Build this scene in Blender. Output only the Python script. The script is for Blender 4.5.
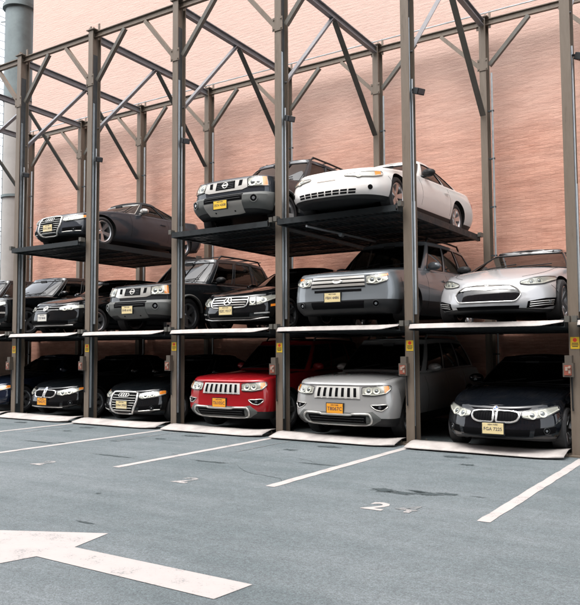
import bpy, bmesh, math, random
from mathutils import Vector, Matrix
R = math.radians
for o in list(bpy.data.objects): bpy.data.objects.remove(o)
sc = bpy.context.scene
col = sc.collection
random.seed(7)

# ------------------------------------------------------------------ camera
cd = bpy.data.cameras.new('camera'); cam = bpy.data.objects.new('camera', cd); col.objects.link(cam)
fw = Vector((-0.54567, 0.83553, 0.06429)); rt = Vector((0.83706, 0.54708, -0.00532)); up = Vector((0.03962, -0.05091, 0.99792))
cam.matrix_world = Matrix(((rt.x, up.x, -fw.x, 0), (rt.y, up.y, -fw.y, 0), (rt.z, up.z, -fw.z, 1.57), (0, 0, 0, 1)))
cd.sensor_fit = 'HORIZONTAL'; cd.sensor_width = 36; cd.lens = 36 * 725.8 / 580
cd.clip_start = 0.1; cd.clip_end = 3000
sc.camera = cam

# ------------------------------------------------------------------ sky and sun
SUN_EL, SUN_AZ = 64, 190          # azimuth: clockwise from +Y, where the sun stands
w = bpy.data.worlds.new('World'); sc.world = w; w.use_nodes = True
nt = w.node_tree; bg = nt.nodes['Background']
sky = nt.nodes.new('ShaderNodeTexSky'); sky.sky_type = 'NISHITA'; sky.sun_disc = False
sky.sun_elevation = R(SUN_EL); sky.sun_rotation = R(SUN_AZ)
sky.air_density = 1.0; sky.dust_density = 4.0; sky.ozone_density = 1.0
hs = nt.nodes.new('ShaderNodeHueSaturation'); hs.inputs['Saturation'].default_value = 0.22
nt.links.new(sky.outputs[0], hs.inputs['Color']); nt.links.new(hs.outputs[0], bg.inputs[0])
bg.inputs[1].default_value = 0.15
sl = bpy.data.lights.new('sun', 'SUN'); sl.energy = .5; sl.angle = R(88); sl.color = (1, .95, .88)
so = bpy.data.objects.new('sun', sl); col.objects.link(so)
sd = Vector((math.sin(R(SUN_AZ)) * math.cos(R(SUN_EL)), math.cos(R(SUN_AZ)) * math.cos(R(SUN_EL)), math.sin(R(SUN_EL))))
so.rotation_euler = sd.to_track_quat('Z', 'Y').to_euler(); so.location = (0, -10, 30)
vs = sc.view_settings
vs.view_transform = 'Standard'; vs.look = 'None'; vs.gamma = 1; vs.use_curve_mapping = False
vs.exposure = 2.1

# ------------------------------------------------------------------ materials
MAT = {}
def N(t, k, **kw):
    n = t.nodes.new(k)
    for a, b in kw.items():
        if a in n.inputs: n.inputs[a].default_value = b
        else: setattr(n, a, b)
    return n
def mat(name, base=(.5, .5, .5), rough=.5, metal=0, coat=0, coat_rough=.05, spec=.5, var=0, vscale=6, bump=0, bscale=60, emit=None):
    if name in MAT: return MAT[name]
    m = bpy.data.materials.new(name); m.use_nodes = True; t = m.node_tree
    b = t.nodes['Principled BSDF']
    b.inputs['Base Color'].default_value = (*base, 1); b.inputs['Roughness'].default_value = rough
    b.inputs['Metallic'].default_value = metal; b.inputs['Coat Weight'].default_value = coat
    b.inputs['Coat Roughness'].default_value = coat_rough; b.inputs['Specular IOR Level'].default_value = spec
    if var or bump:
        tc = N(t, 'ShaderNodeTexCoord')
    if var:
        nz = N(t, 'ShaderNodeTexNoise', Scale=vscale, Detail=6, Roughness=.65)
        t.links.new(tc.outputs['Object'], nz.inputs['Vector'])
        mr = N(t, 'ShaderNodeMapRange'); mr.inputs[1].default_value = .3; mr.inputs[2].default_value = .7
        mr.inputs[3].default_value = 1 - var; mr.inputs[4].default_value = 1 + var
        t.links.new(nz.outputs[0], mr.inputs[0])
        mx = N(t, 'ShaderNodeVectorMath', operation='SCALE'); mx.inputs[0].default_value = base
        t.links.new(mr.outputs[0], mx.inputs['Scale']); t.links.new(mx.outputs[0], b.inputs['Base Color'])
        m2 = N(t, 'ShaderNodeMapRange'); m2.inputs[1].default_value = .3; m2.inputs[2].default_value = .7
        m2.inputs[3].default_value = max(.02, rough * (1 - var)); m2.inputs[4].default_value = min(1, rough * (1 + var))
        t.links.new(nz.outputs[0], m2.inputs[0]); t.links.new(m2.outputs[0], b.inputs['Roughness'])
    if bump:
        n2 = N(t, 'ShaderNodeTexNoise', Scale=bscale, Detail=4)
        t.links.new(tc.outputs['Object'], n2.inputs['Vector'])
        bp = N(t, 'ShaderNodeBump', Strength=bump, Distance=.01)
        t.links.new(n2.outputs[0], bp.inputs['Height']); t.links.new(bp.outputs[0], b.inputs['Normal'])
    MAT[name] = m
    return m
def paint(name, c, metal=.35, rough=.32):
    """metallic lacquer with a little road dust low on the panels' gloss"""
    if name in MAT: return MAT[name]
    m = mat(name, c, rough, metal, 1.0, .04, .0)
    t = m.node_tree; b = t.nodes['Principled BSDF']
    tc = N(t, 'ShaderNodeTexCoord'); nz = N(t, 'ShaderNodeTexNoise', Scale=3.5, Detail=8, Roughness=.7)
    t.links.new(tc.outputs['Object'], nz.inputs['Vector'])
    mr = N(t, 'ShaderNodeMapRange'); mr.inputs[1].default_value = .35; mr.inputs[2].default_value = .75
    mr.inputs[3].default_value = .015; mr.inputs[4].default_value = .06
    t.links.new(nz.outputs[0], mr.inputs[0]); t.links.new(mr.outputs[0], b.inputs['Coat Roughness'])
    mx = N(t, 'ShaderNodeMix', data_type='RGBA'); mx.inputs['A'].default_value = (*c, 1); mx.inputs['B'].default_value = (.30, .27, .23, 1)
    m3 = N(t, 'ShaderNodeMapRange'); m3.inputs[1].default_value = .5; m3.inputs[2].default_value = .9; m3.inputs[3].default_value = 0; m3.inputs[4].default_value = .04
    t.links.new(nz.outputs[0], m3.inputs[0]); t.links.new(m3.outputs[0], mx.inputs[0]); t.links.new(mx.outputs['Result'], b.inputs['Base Color'])
    return m
def glass(name, tint, gl=1.5):
    if name in MAT: return MAT[name]
    m = bpy.data.materials.new(name); m.use_nodes = True; t = m.node_tree; t.nodes.remove(t.nodes['Principled BSDF'])
    out = t.nodes['Material Output']
    tr = N(t, 'ShaderNodeBsdfTransparent'); tr.inputs[0].default_value = (*tint, 1)
    g = N(t, 'ShaderNodeBsdfGlossy'); g.inputs['Roughness'].default_value = .02
    lw = N(t, 'ShaderNodeLayerWeight'); lw.inputs[0].default_value = .5
    pw = N(t, 'ShaderNodeMath', operation='POWER'); pw.inputs[1].default_value = 5; t.links.new(lw.outputs['Facing'], pw.inputs[0])
    fr = N(t, 'ShaderNodeMapRange'); fr.inputs[3].default_value = ((gl - 1) / (gl + 1)) ** 2; t.links.new(pw.outputs[0], fr.inputs[0])
    mx = N(t, 'ShaderNodeMixShader'); t.links.new(fr.outputs[0], mx.inputs[0]); t.links.new(tr.outputs[0], mx.inputs[1]); t.links.new(g.outputs[0], mx.inputs[2])
    t.links.new(mx.outputs[0], out.inputs[0]); MAT[name] = m
    return m

def asphalt_mat():
    m = bpy.data.materials.new('asphalt'); m.use_nodes = True; t = m.node_tree; b = t.nodes['Principled BSDF']
    tc = N(t, 'ShaderNodeTexCoord')
    big = N(t, 'ShaderNodeTexNoise', Scale=.55, Detail=7, Roughness=.62); fine = N(t, 'ShaderNodeTexNoise', Scale=80, Detail=4, Roughness=.8)
    vor = N(t, 'ShaderNodeTexVoronoi', Scale=130); mid = N(t, 'ShaderNodeTexNoise', Scale=7, Detail=7, Roughness=.72)
    for n in (big, fine, vor, mid): t.links.new(tc.outputs['Object'], n.inputs['Vector'])
    r1 = N(t, 'ShaderNodeValToRGB'); r1.color_ramp.elements[0].color = (.070, .089, .095, 1); r1.color_ramp.elements[1].color = (.122, .140, .148, 1)
    r1.color_ramp.elements[0].position = .36; r1.color_ramp.elements[1].position = .62
    ms = N(t, 'ShaderNodeMapping'); ms.inputs['Scale'].default_value = (.22, 1.6, 1); ms.inputs['Rotation'].default_value = (0, 0, R(-4)); t.links.new(tc.outputs['Object'], ms.inputs[0])
    stk = N(t, 'ShaderNodeTexNoise', Scale=1.4, Detail=9, Roughness=.7); t.links.new(ms.outputs[0], stk.inputs['Vector'])
    mb_ = N(t, 'ShaderNodeMix', data_type='FLOAT'); mb_.inputs[0].default_value = .5; t.links.new(big.outputs[0], mb_.inputs[2]); t.links.new(stk.outputs[0], mb_.inputs[3])
    t.links.new(mb_.outputs[0], r1.inputs[0])
    r2 = N(t, 'ShaderNodeMapRange'); r2.inputs[1].default_value = .3; r2.inputs[2].default_value = .72; r2.inputs[3].default_value = .82; r2.inputs[4].default_value = 1.16
    t.links.new(mid.outputs[0], r2.inputs[0])
    r3 = N(t, 'ShaderNodeMapRange'); r3.inputs[1].default_value = .3; r3.inputs[2].default_value = .75; r3.inputs[3].default_value = .40; r3.inputs[4].default_value = 1.75
    t.links.new(fine.outputs[0], r3.inputs[0])
    co = N(t, 'ShaderNodeTexNoise', Scale=30, Detail=3, Roughness=.7); t.links.new(tc.outputs['Object'], co.inputs['Vector'])
    r6 = N(t, 'ShaderNodeMapRange'); r6.inputs[1].default_value = .35; r6.inputs[2].default_value = .65; r6.inputs[3].default_value = .78; r6.inputs[4].default_value = 1.2; t.links.new(co.outputs[0], r6.inputs[0])
    m0 = N(t, 'ShaderNodeMath', operation='MULTIPLY'); t.links.new(r2.outputs[0], m0.inputs[0]); t.links.new(r6.outputs[0], m0.inputs[1])
    mu = N(t, 'ShaderNodeMath', operation='MULTIPLY'); t.links.new(m0.outputs[0], mu.inputs[0]); t.links.new(r3.outputs[0], mu.inputs[1])
    sc_ = N(t, 'ShaderNodeVectorMath', operation='SCALE'); t.links.new(r1.outputs[0], sc_.inputs[0]); t.links.new(mu.outputs[0], sc_.inputs['Scale'])
    t.links.new(sc_.outputs[0], b.inputs['Base Color'])
    b.inputs['Roughness'].default_value = .85
    bp = N(t, 'ShaderNodeBump', Strength=.8, Distance=.004); ad = N(t, 'ShaderNodeMath', operation='ADD')
    t.links.new(fine.outputs[0], ad.inputs[0]); t.links.new(vor.outputs[0], ad.inputs[1]); t.links.new(ad.outputs[0], bp.inputs['Height'])
    t.links.new(bp.outputs[0], b.inputs['Normal'])
    return m
def worn_paint_mat(name, wear, base=(.3864, .3562, .3416)):
    """white road paint, chipped through to the asphalt"""
    m = bpy.data.materials.new(name); m.use_nodes = True; t = m.node_tree; b = t.nodes['Principled BSDF']
    tc = N(t, 'ShaderNodeTexCoord')
    a = N(t, 'ShaderNodeTexNoise', Scale=60, Detail=5, Roughness=.8); c = N(t, 'ShaderNodeTexNoise', Scale=4, Detail=6, Roughness=.7)
    for n in (a, c): t.links.new(tc.outputs['Object'], n.inputs['Vector'])
    ad = N(t, 'ShaderNodeMath', operation='ADD'); t.links.new(a.outputs[0], ad.inputs[0]); t.links.new(c.outputs[0], ad.inputs[1])
    mr = N(t, 'ShaderNodeMapRange'); mr.inputs[1].default_value = wear; mr.inputs[2].default_value = wear + .16; mr.inputs[3].default_value = 0; mr.inputs[4].default_value = .96
    t.links.new(ad.outputs[0], mr.inputs[0])
    mx = N(t, 'ShaderNodeMix', data_type='RGBA'); mx.inputs['A'].default_value = (.1014, .1131, .1170, 1)
    r1 = N(t, 'ShaderNodeMix', data_type='RGBA'); r1.inputs['A'].default_value = (*[v * .82 for v in base], 1); r1.inputs['B'].default_value = (*base, 1)
    t.links.new(c.outputs[0], r1.inputs[0]); t.links.new(r1.outputs['Result'], mx.inputs['B'])
    t.links.new(mr.outputs[0], mx.inputs[0]); t.links.new(mx.outputs['Result'], b.inputs['Base Color'])
    b.inputs['Roughness'].default_value = .75
    bp = N(t, 'ShaderNodeBump', Strength=.4, Distance=.003); t.links.new(a.outputs[0], bp.inputs['Height']); t.links.new(bp.outputs[0], b.inputs['Normal'])
    return m
def brick_mat():
    """painted, weathered salmon brick with a paler rendered band above 8.3 m"""
    m = bpy.data.materials.new('painted_brick'); m.use_nodes = True; t = m.node_tree; b = t.nodes['Principled BSDF']
    tc = N(t, 'ShaderNodeTexCoord'); sp = N(t, 'ShaderNodeSeparateXYZ'); t.links.new(tc.outputs['Object'], sp.inputs[0])
    cb = N(t, 'ShaderNodeCombineXYZ'); t.links.new(sp.outputs[0], cb.inputs[0]); t.links.new(sp.outputs[2], cb.inputs[1])
    wob = N(t, 'ShaderNodeTexNoise', Scale=2.2, Detail=5); t.links.new(tc.outputs['Object'], wob.inputs['Vector'])
    wv = N(t, 'ShaderNodeVectorMath', operation='SCALE'); wv.inputs['Scale'].default_value = .05; t.links.new(wob.outputs[1], wv.inputs[0])
    av = N(t, 'ShaderNodeVectorMath', operation='ADD'); t.links.new(cb.outputs[0], av.inputs[0]); t.links.new(wv.outputs[0], av.inputs[1])
    br = N(t, 'ShaderNodeTexBrick', offset=.5, Scale=1.0); t.links.new(av.outputs[0], br.inputs['Vector'])
    br.inputs['Brick Width'].default_value = .215; br.inputs['Row Height'].default_value = .075; br.inputs['Mortar Size'].default_value = .007
    br.inputs['Mortar Smooth'].default_value = .6; br.inputs['Bias'].default_value = -.1
    br.inputs['Color1'].default_value = (.560, .290, .208, 1); br.inputs['Color2'].default_value = (.500, .240, .168, 1); br.inputs['Mortar'].default_value = (.475, .232, .164, 1)
    # long streaks and patches in the paint
    mp = N(t, 'ShaderNodeMapping'); mp.inputs['Scale'].default_value = (.55, 1, 3.6); t.links.new(tc.outputs['Object'], mp.inputs[0])
    st = N(t, 'ShaderNodeTexNoise', Scale=1.7, Detail=10, Roughness=.74); t.links.new(mp.outputs[0], st.inputs['Vector'])
    pa = N(t, 'ShaderNodeTexNoise', Scale=.33, Detail=6, Roughness=.6); t.links.new(tc.outputs['Object'], pa.inputs['Vector'])
    c1 = N(t, 'ShaderNodeValToRGB'); e = c1.color_ramp.elements; e[0].position = .36; e[0].color = (.70, .64, .61, 1); e[1].position = .6; e[1].color = (1.06, 1.07, 1.07, 1)
    t.links.new(st.outputs[0], c1.inputs[0])
    mu = N(t, 'ShaderNodeMix', data_type='RGBA', blend_type='MULTIPLY'); mu.inputs[0].default_value = 1
    t.links.new(br.outputs[0], mu.inputs['A']); t.links.new(c1.outputs[0], mu.inputs['B'])
    mp3 = N(t, 'ShaderNodeMapping'); mp3.inputs['Scale'].default_value = (.55, 1, 3.2); t.links.new(tc.outputs['Object'], mp3.inputs[0])
    s2 = N(t, 'ShaderNodeTexNoise', Scale=5.5, Detail=6, Roughness=.7); t.links.new(mp3.outputs[0], s2.inputs['Vector'])
    r5 = N(t, 'ShaderNodeMapRange'); r5.inputs[1].default_value = .54; r5.inputs[2].default_value = .68; t.links.new(s2.outputs[0], r5.inputs[0])
    mu2 = N(t, 'ShaderNodeMix', data_type='RGBA', blend_type='MULTIPLY'); mu2.inputs['B'].default_value = (.86, .76, .71, 1)
    t.links.new(r5.outputs[0], mu2.inputs[0]); t.links.new(mu.outputs['Result'], mu2.inputs['A']); mu = mu2
    c2 = N(t, 'ShaderNodeMapRange'); c2.inputs[1].default_value = .42; c2.inputs[2].default_value = .72; c2.inputs[3].default_value = 0; c2.inputs[4].default_value = .55
    t.links.new(pa.outputs[0], c2.inputs[0])
    m2 = N(t, 'ShaderNodeMix', data_type='RGBA'); m2.inputs['B'].default_value = (.4680, .2925, .2301, 1)
    t.links.new(c2.outputs[0], m2.inputs[0]); t.links.new(mu.outputs['Result'], m2.inputs['A'])
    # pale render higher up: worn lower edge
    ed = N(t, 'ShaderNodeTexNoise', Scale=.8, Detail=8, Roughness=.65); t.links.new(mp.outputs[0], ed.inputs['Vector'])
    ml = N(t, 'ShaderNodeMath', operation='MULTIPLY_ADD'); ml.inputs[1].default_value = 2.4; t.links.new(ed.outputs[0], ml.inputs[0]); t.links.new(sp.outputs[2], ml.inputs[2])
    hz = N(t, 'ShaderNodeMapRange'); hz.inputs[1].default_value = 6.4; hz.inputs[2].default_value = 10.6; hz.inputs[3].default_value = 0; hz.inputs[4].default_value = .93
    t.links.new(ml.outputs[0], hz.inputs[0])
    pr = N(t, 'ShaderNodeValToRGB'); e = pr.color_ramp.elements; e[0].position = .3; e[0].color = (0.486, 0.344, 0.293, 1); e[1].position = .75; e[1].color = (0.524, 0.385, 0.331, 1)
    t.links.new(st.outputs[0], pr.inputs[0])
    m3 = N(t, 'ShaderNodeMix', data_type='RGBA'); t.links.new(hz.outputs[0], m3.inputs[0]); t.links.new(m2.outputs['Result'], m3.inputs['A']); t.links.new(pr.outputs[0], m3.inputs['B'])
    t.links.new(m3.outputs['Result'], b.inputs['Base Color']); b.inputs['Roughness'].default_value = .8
    # relief: joints, eroded courses, broken brick faces
    fi = N(t, 'ShaderNodeTexNoise', Scale=10, Detail=8, Roughness=.75); mp2 = N(t, 'ShaderNodeMapping'); mp2.inputs['Scale'].default_value = (.45, 1, 1.6)
    t.links.new(tc.outputs['Object'], mp2.inputs[0]); t.links.new(mp2.outputs[0], fi.inputs['Vector'])
    iv = N(t, 'ShaderNodeMath', operation='MULTIPLY'); iv.inputs[1].default_value = -1.0; t.links.new(br.outputs['Fac'], iv.inputs[0])
    kk = N(t, 'ShaderNodeMath', operation='SUBTRACT'); kk.inputs[0].default_value = .45; t.links.new(hz.outputs[0], kk.inputs[1])
    iv2 = N(t, 'ShaderNodeMath', operation='MULTIPLY'); t.links.new(iv.outputs[0], iv2.inputs[0]); t.links.new(kk.outputs[0], iv2.inputs[1])
    hh = N(t, 'ShaderNodeMath', operation='MULTIPLY_ADD'); hh.inputs[1].default_value = 1.6; t.links.new(fi.outputs[0], hh.inputs[0]); t.links.new(iv2.outputs[0], hh.inputs[2])
    bp = N(t, 'ShaderNodeBump', Strength=.36, Distance=.03); t.links.new(hh.outputs[0], bp.inputs['Height']); t.links.new(bp.outputs[0], b.inputs['Normal'])
    return m
def steel_mat():
    """tan painted structural steel with rust bleeding and grime"""
    m = bpy.data.materials.new('tan_steel'); m.use_nodes = True; t = m.node_tree; b = t.nodes['Principled BSDF']
    tc = N(t, 'ShaderNodeTexCoord'); mp = N(t, 'ShaderNodeMapping'); mp.inputs['Scale'].default_value = (5, 5, .7); t.links.new(tc.outputs['Object'], mp.inputs[0])
    a = N(t, 'ShaderNodeTexNoise', Scale=2.4, Detail=8, Roughness=.7); t.links.new(mp.outputs[0], a.inputs['Vector'])
    r = N(t, 'ShaderNodeValToRGB'); e = r.color_ramp.elements; e[0].position = .28; e[0].color = (0.0690, 0.0504, 0.0345, 1); e[1].position = .62; e[1].color = (0.1459, 0.1167, 0.0902, 1)
    e2 = r.color_ramp.elements.new(.42); e2.color = (0.1246, 0.0981, 0.0743, 1)
    t.links.new(a.outputs[0], r.inputs[0]); t.links.new(r.outputs[0], b.inputs['Base Color']); b.inputs['Roughness'].default_value = .5
    c = N(t, 'ShaderNodeTexNoise', Scale=40, Detail=3); t.links.new(tc.outputs['Object'], c.inputs['Vector'])
    bp = N(t, 'ShaderNodeBump', Strength=.12, Distance=.004); t.links.new(c.outputs[0], bp.inputs['Height']); t.links.new(bp.outputs[0], b.inputs['Normal'])
    return m

M_ASPH = asphalt_mat(); M_LINE = worn_paint_mat('road_paint', .745); M_FADE = worn_paint_mat('faded_road_paint', 1.0)
M_HALF = worn_paint_mat('half_worn_road_paint', .93)
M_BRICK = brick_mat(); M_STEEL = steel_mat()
M_GREY = mat('grey_steel', (.1560, .1599, .1716), .5, .1, var=.2, vscale=5)
M_BRACE = mat('olive_grey_shade_steel', (.095, .09, .078), .5, .1, var=.2, vscale=5)  # brace shade put into the colour; deck corner brackets share it
M_CHAN = mat('dark_shade_steel', (.045, .055, .06), .5, .3, var=.3, vscale=8)  # channel shade put into the colour; pipe clips share it
M_CYL = mat('hydraulic_cylinder', (.42, .46, .48), .35, .6, var=.15)
M_DECK = mat('deck_black_steel', (.016, .020, .022), .6, .3, var=.45, vscale=5, bump=.15)
M_GALV = mat('galvanised_plate', (.3307, .3051, .2889), .6, .0, var=.22, vscale=4, bump=.12, bscale=25)
M_RUB = mat('black_rubber', (.018, .018, .019), .75, var=.2, vscale=20)
M_PLAS = mat('black_plastic', (.014, .015, .016), .5, spec=.25)
M_GPLAS = mat('grey_bumper_plastic', (.088, .092, .088), .55, var=.12, bump=.06, bscale=200)
M_CHROME = mat('chrome', (.62, .61, .59), .12, .62)
M_BRIGHT = mat('bright_trim', (.5280, .5200, .4960), .25, .25)
M_SATIN = mat('satin_silver', (.52, .51, .48), .30, .7)
M_ALLOY = mat('alloy', (.55, .56, .57), .28, .9)
M_BLK = mat('grille_black', (.004, .004, .0045), .6, spec=.03)
M_WELL = mat('wheel_well_black', (.008, .008, .008), .9)
M_GLASS = glass('car_glass', (.13, .145, .14), 1.9); M_CLEAR = glass('lamp_cover', (.93, .94, .93), 1.45)
M_LAMP = mat('lamp_reflector', (.6400, .6160, .5600), .22, .12)
M_LAMPM = mat('lamp_housing', (.42, .41, .38), .2, .3)
M_LAMPD = mat('lamp_black_bezel', (.05, .05, .055), .3)
M_BULB = mat('projector_lens', (.16, .17, .18), .05, .3, 1)
M_AMBER = mat('amber_lens', (.80, .24, .02), .15, 0, 1)
M_RED = mat('red_lens', (.45, .012, .012), .15, 0, 1)
M_PY = mat('plate_gold', (.6400, .4160, .0400), .45); M_PO = mat('plate_orange', (.6560, .2720, .0160), .45)
M_PC = mat('plate_cream', (.6080, .4960, .2640), .45); M_PW = mat('plate_white', (.5760, .5600, .5120), .45)
M_INK = mat('plate_ink', (.02, .025, .06), .5)
M_SEAT = mat('tan_leather', (.20, .15, .11), .6, var=.15); M_SEATD = mat('dark_upholstery', (.03, .03, .032), .7)
M_SOFT = mat('black_canvas', (.012, .012, .014), .85, bump=.2, bscale=300)
M_STK = mat('sticker_yellow', (.62, .40, .02), .5); M_STR = mat('sticker_red', (.6, .04, .02), .5); M_STB = mat('sticker_black', (.02, .02, .02), .5)
M_BOXG = mat('control_box_grey', (.075, .062, .05), .5); M_BOXR = mat('control_box_red', (.20, .055, .035), .45); M_BOXW = mat('control_box_label', (.26, .20, .16), .5)
M_BLUE = mat('badge_blue', (.03, .10, .35), .3); M_WHITE = mat('badge_white', (.75, .75, .75), .35)

# ------------------------------------------------------------------ mesh helpers
class MB:
    def __init__(s): s.v = []; s.f = []; s.m = []
    def add(s, vs_, fs, mi=0):
        k = len(s.v); s.v += [tuple(p) for p in vs_]; s.f += [tuple(i + k for i in f) for f in fs]; s.m += [mi] * len(fs); return s
    def box(s, a, b, mi=0, M=None):
        (x0, y0, z0), (x1, y1, z1) = a, b
        vs_ = [Vector(p) for p in ((x0,y0,z0),(x1,y0,z0),(x1,y1,z0),(x0,y1,z0),(x0,y0,z1),(x1,y0,z1),(x1,y1,z1),(x0,y1,z1))]
        if M: vs_ = [M @ p for p in vs_]
        return s.add(vs_, [(0,3,2,1),(4,5,6,7),(0,1,5,4),(1,2,6,5),(2,3,7,6),(3,0,4,7)], mi)
    def prism(s, prof, axis_a, axis_b, origin, d, length, mi=0):
        """closed profile of (a, b) points swept along d"""
        n = len(prof); A = Vector(axis_a); B = Vector(axis_b); O = Vector(origin); Dv = Vector(d).normalized() * length
        lo = [O + A * p + B * q for p, q in prof]; hi = [p + Dv for p in lo]
        ar = sum(prof[i][0] * prof[(i + 1) % n][1] - prof[(i + 1) % n][0] * prof[i][1] for i in range(n))
        flip = (A.cross(B).dot(Dv) > 0) == (ar > 0)
        fs = [(i, (i + 1) % n, n + (i + 1) % n, n + i) for i in range(n)] + [tuple(range(n))[::-1], tuple(range(n, 2 * n))]
        if not flip: fs = [f[::-1] for f in fs]
        return s.add(lo + hi, fs, mi)
    def tube(s, pts, r, n=8, closed=False, mi=0, cap=True):
        pts = [Vector(p) for p in pts]; m = len(pts); rs = r if isinstance(r, (list, tuple)) else [r] * m
        rings = []; prev = None
        for i, p in enumerate(pts):
            a = pts[(i - 1) % m] if (closed or i) else p; b = pts[(i + 1) % m] if (closed or i < m - 1) else p
            tg = (b - a).normalized()
            ref = prev if prev is not None else (Vector((0, 0, 1)) if abs(tg.z) < .9 else Vector((1, 0, 0)))
            x = (ref - tg * ref.dot(tg)).normalized(); prev = x; y = tg.cross(x)
            rings.append([p + (x * math.cos(2 * math.pi * k / n) + y * math.sin(2 * math.pi * k / n)) * rs[i] for k in range(n)])
        vs_ = [q for ring in rings for q in ring]; fs = []
        for i in range(m if closed else m - 1):
            j = (i + 1) % m
            fs += [(i * n + k, i * n + (k + 1) % n, j * n + (k + 1) % n, j * n + k) for k in range(n)]
        if not closed and cap: fs += [tuple(range(n))[::-1], tuple((m - 1) * n + k for k in range(n))]
        return s.add(vs_, fs, mi)
    def lathe(s, prof, n=32, axis='x', c=(0, 0, 0), mi=0, closed=True):
        """prof: (along, radius)"""
        c = Vector(c); vs_ = []
        for a, r in prof:
            for k in range(n):
                q = 2 * math.pi * k / n; u, v = r * math.cos(q), r * math.sin(q)
                vs_.append(c + (Vector((a, u, v)) if axis == 'x' else Vector((u, a, v)) if axis == 'y' else Vector((u, v, a))))
        m = len(prof); fs = []
        for i in range(m if closed else m - 1):
            j = (i + 1) % m
            fs += [(i * n + k, i * n + (k + 1) % n, j * n + (k + 1) % n, j * n + k) for k in range(n)]
        return s.add(vs_, fs, mi)
    def mesh(s, name, mats, smooth=None):
        me = bpy.data.meshes.new(name); me.from_pydata(s.v, [], s.f)
        for m in (mats if isinstance(mats, (list, tuple)) else [mats]): me.materials.append(m)
        if any(s.m): me.polygons.foreach_set('material_index', s.m)
        bm = bmesh.new(); bm.from_mesh(me); bmesh.ops.remove_doubles(bm, verts=bm.verts, dist=1e-5); bmesh.ops.recalc_face_normals(bm, faces=bm.faces); bm.to_mesh(me); bm.free()
        if smooth is not None:
            me.shade_smooth(); me.set_sharp_from_angle(angle=R(smooth))
        return me
    def build(s, name, mats, parent=None, smooth=None, loc=None):
        return obj(name, s.mesh(name, mats, smooth), parent, loc)
def obj(name, me, parent=None, loc=None):
    o = bpy.data.objects.new(name, me); col.objects.link(o)
    if parent: o.parent = parent
    if loc: o.location = loc
    return o
def empty(name, loc, label=None, cat=None, group=None):
    o = bpy.data.objects.new(name, None); col.objects.link(o); o.location = loc; o.empty_display_size = .2
    if label: tag(o, label, cat, group)
    return o
def tag(o, label=None, cat=None, group=None, kind=None):
    if label: o['label'] = label
    if cat: o['category'] = cat
    if group: o['group'] = group
    if kind: o['kind'] = kind
    return o
def bevel(me, wdt=.006, seg=1):
    bm = bmesh.new(); bm.from_mesh(me)
    bmesh.ops.bevel(bm, geom=[e for e in bm.edges if len(e.link_faces) == 2 and e.calc_face_angle(0) > R(40)], offset=wdt, segments=seg, affect='EDGES', clamp_overlap=True)
    bm.to_mesh(me); bm.free(); return me
_tx = {}
def text_mesh(txt, size, depth=.002):
    k = (txt, size)
    if k in _tx: return _tx[k]
    cu = bpy.data.curves.new('lettering', 'FONT'); cu.body = txt; cu.size = size; cu.extrude = depth / 2; cu.align_x = 'CENTER'; cu.align_y = 'CENTER'
    cu.resolution_u = 2; cu.offset = .012 if depth == 0 else 0
    o = bpy.data.objects.new('lettering', cu); col.objects.link(o)
    dg = bpy.context.evaluated_depsgraph_get(); me = bpy.data.meshes.new_from_object(o.evaluated_get(dg))
    bpy.data.objects.remove(o); bpy.data.curves.remove(cu); _tx[k] = me
    return me
def pchip(pts):
    xs = [p[0] for p in pts]; ys = [p[1] for p in pts]; n = len(xs)
    if n == 1: return lambda x: ys[0]
    h = [xs[i + 1] - xs[i] for i in range(n - 1)]; d = [(ys[i + 1] - ys[i]) / h[i] for i in range(n - 1)]
    m = [d[0]] + [0 if d[i - 1] * d[i] <= 0 else 2 * d[i - 1] * d[i] / (d[i - 1] + d[i]) for i in range(1, n - 1)] + [d[-1]]
    def f(x):
        if x <= xs[0]: return ys[0]
        if x >= xs[-1]: return ys[-1]
        i = 0
        while x > xs[i + 1]: i += 1
        t = (x - xs[i]) / h[i]
        return (ys[i] * (1 + 2 * t) * (1 - t) ** 2 + h[i] * m[i] * t * (1 - t) ** 2 + ys[i + 1] * t * t * (3 - 2 * t) + h[i] * m[i + 1] * t * t * (t - 1))
    return f

# ------------------------------------------------------------------ layout numbers
D, BAY, X4, ZT, YR, YW = 11.22, 2.586, -4.907, 8.9, 15.35, 15.78
PX = lambda i: X4 + (i - 4) * BAY
BAYS = {'Z': -2, 'A': -1, 'B': 0, 'C': 1, 'D': 2, 'E': 3, 'F': 4, 'G': 5}     # bay -> its left post
BC = lambda b: PX(BAYS[b]) + BAY / 2
Z1, Z2 = 1.97, 3.97

# ------------------------------------------------------------------ ground and markings
g = MB().add([(-400, -400, 0), (400, -400, 0), (400, 400, 0), (-400, 400, 0)], [(0, 1, 2, 3)]).build('asphalt_ground', M_ASPH)
tag(g, kind='structure')
def flat(pts, name, m, z=.004):
    return MB().add([(x, y, z) for x, y in pts], [tuple(range(len(pts)))]).build(name, m, g)
def stripe(x, y0, y1, wd, name, m):
    n = 26; L_, R_ = [], []
    for i in range(n + 1):
        y = y0 + (y1 - y0) * i / n
        L_.append((x - wd / 2 + random.uniform(-.007, .007), y)); R_.append((x + wd / 2 + random.uniform(-.007, .007), y))
    mb = MB()
    mb.add([(*p, .004) for p in L_ + R_], [(i, n + 1 + i, n + 2 + i, i + 1) for i in range(n)])
    return mb.build(name, m, g)
for i, ye in ((-2, 6.9), (-1, 6.9), (0, 6.9), (1, 6.9), (2, 6.9), (3, 6.98), (4, 6.93), (5, 6.55), (6, 6.8)):
    stripe(PX(i) + (.12 if i != 4 else .09), ye, 10.9, .125, 'parking_line', M_LINE)
for i in (1, 2, 3): stripe(PX(i) + .62, 9.0, 10.5, .03, 'faded_line', M_FADE)
AY = 3.82
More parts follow.
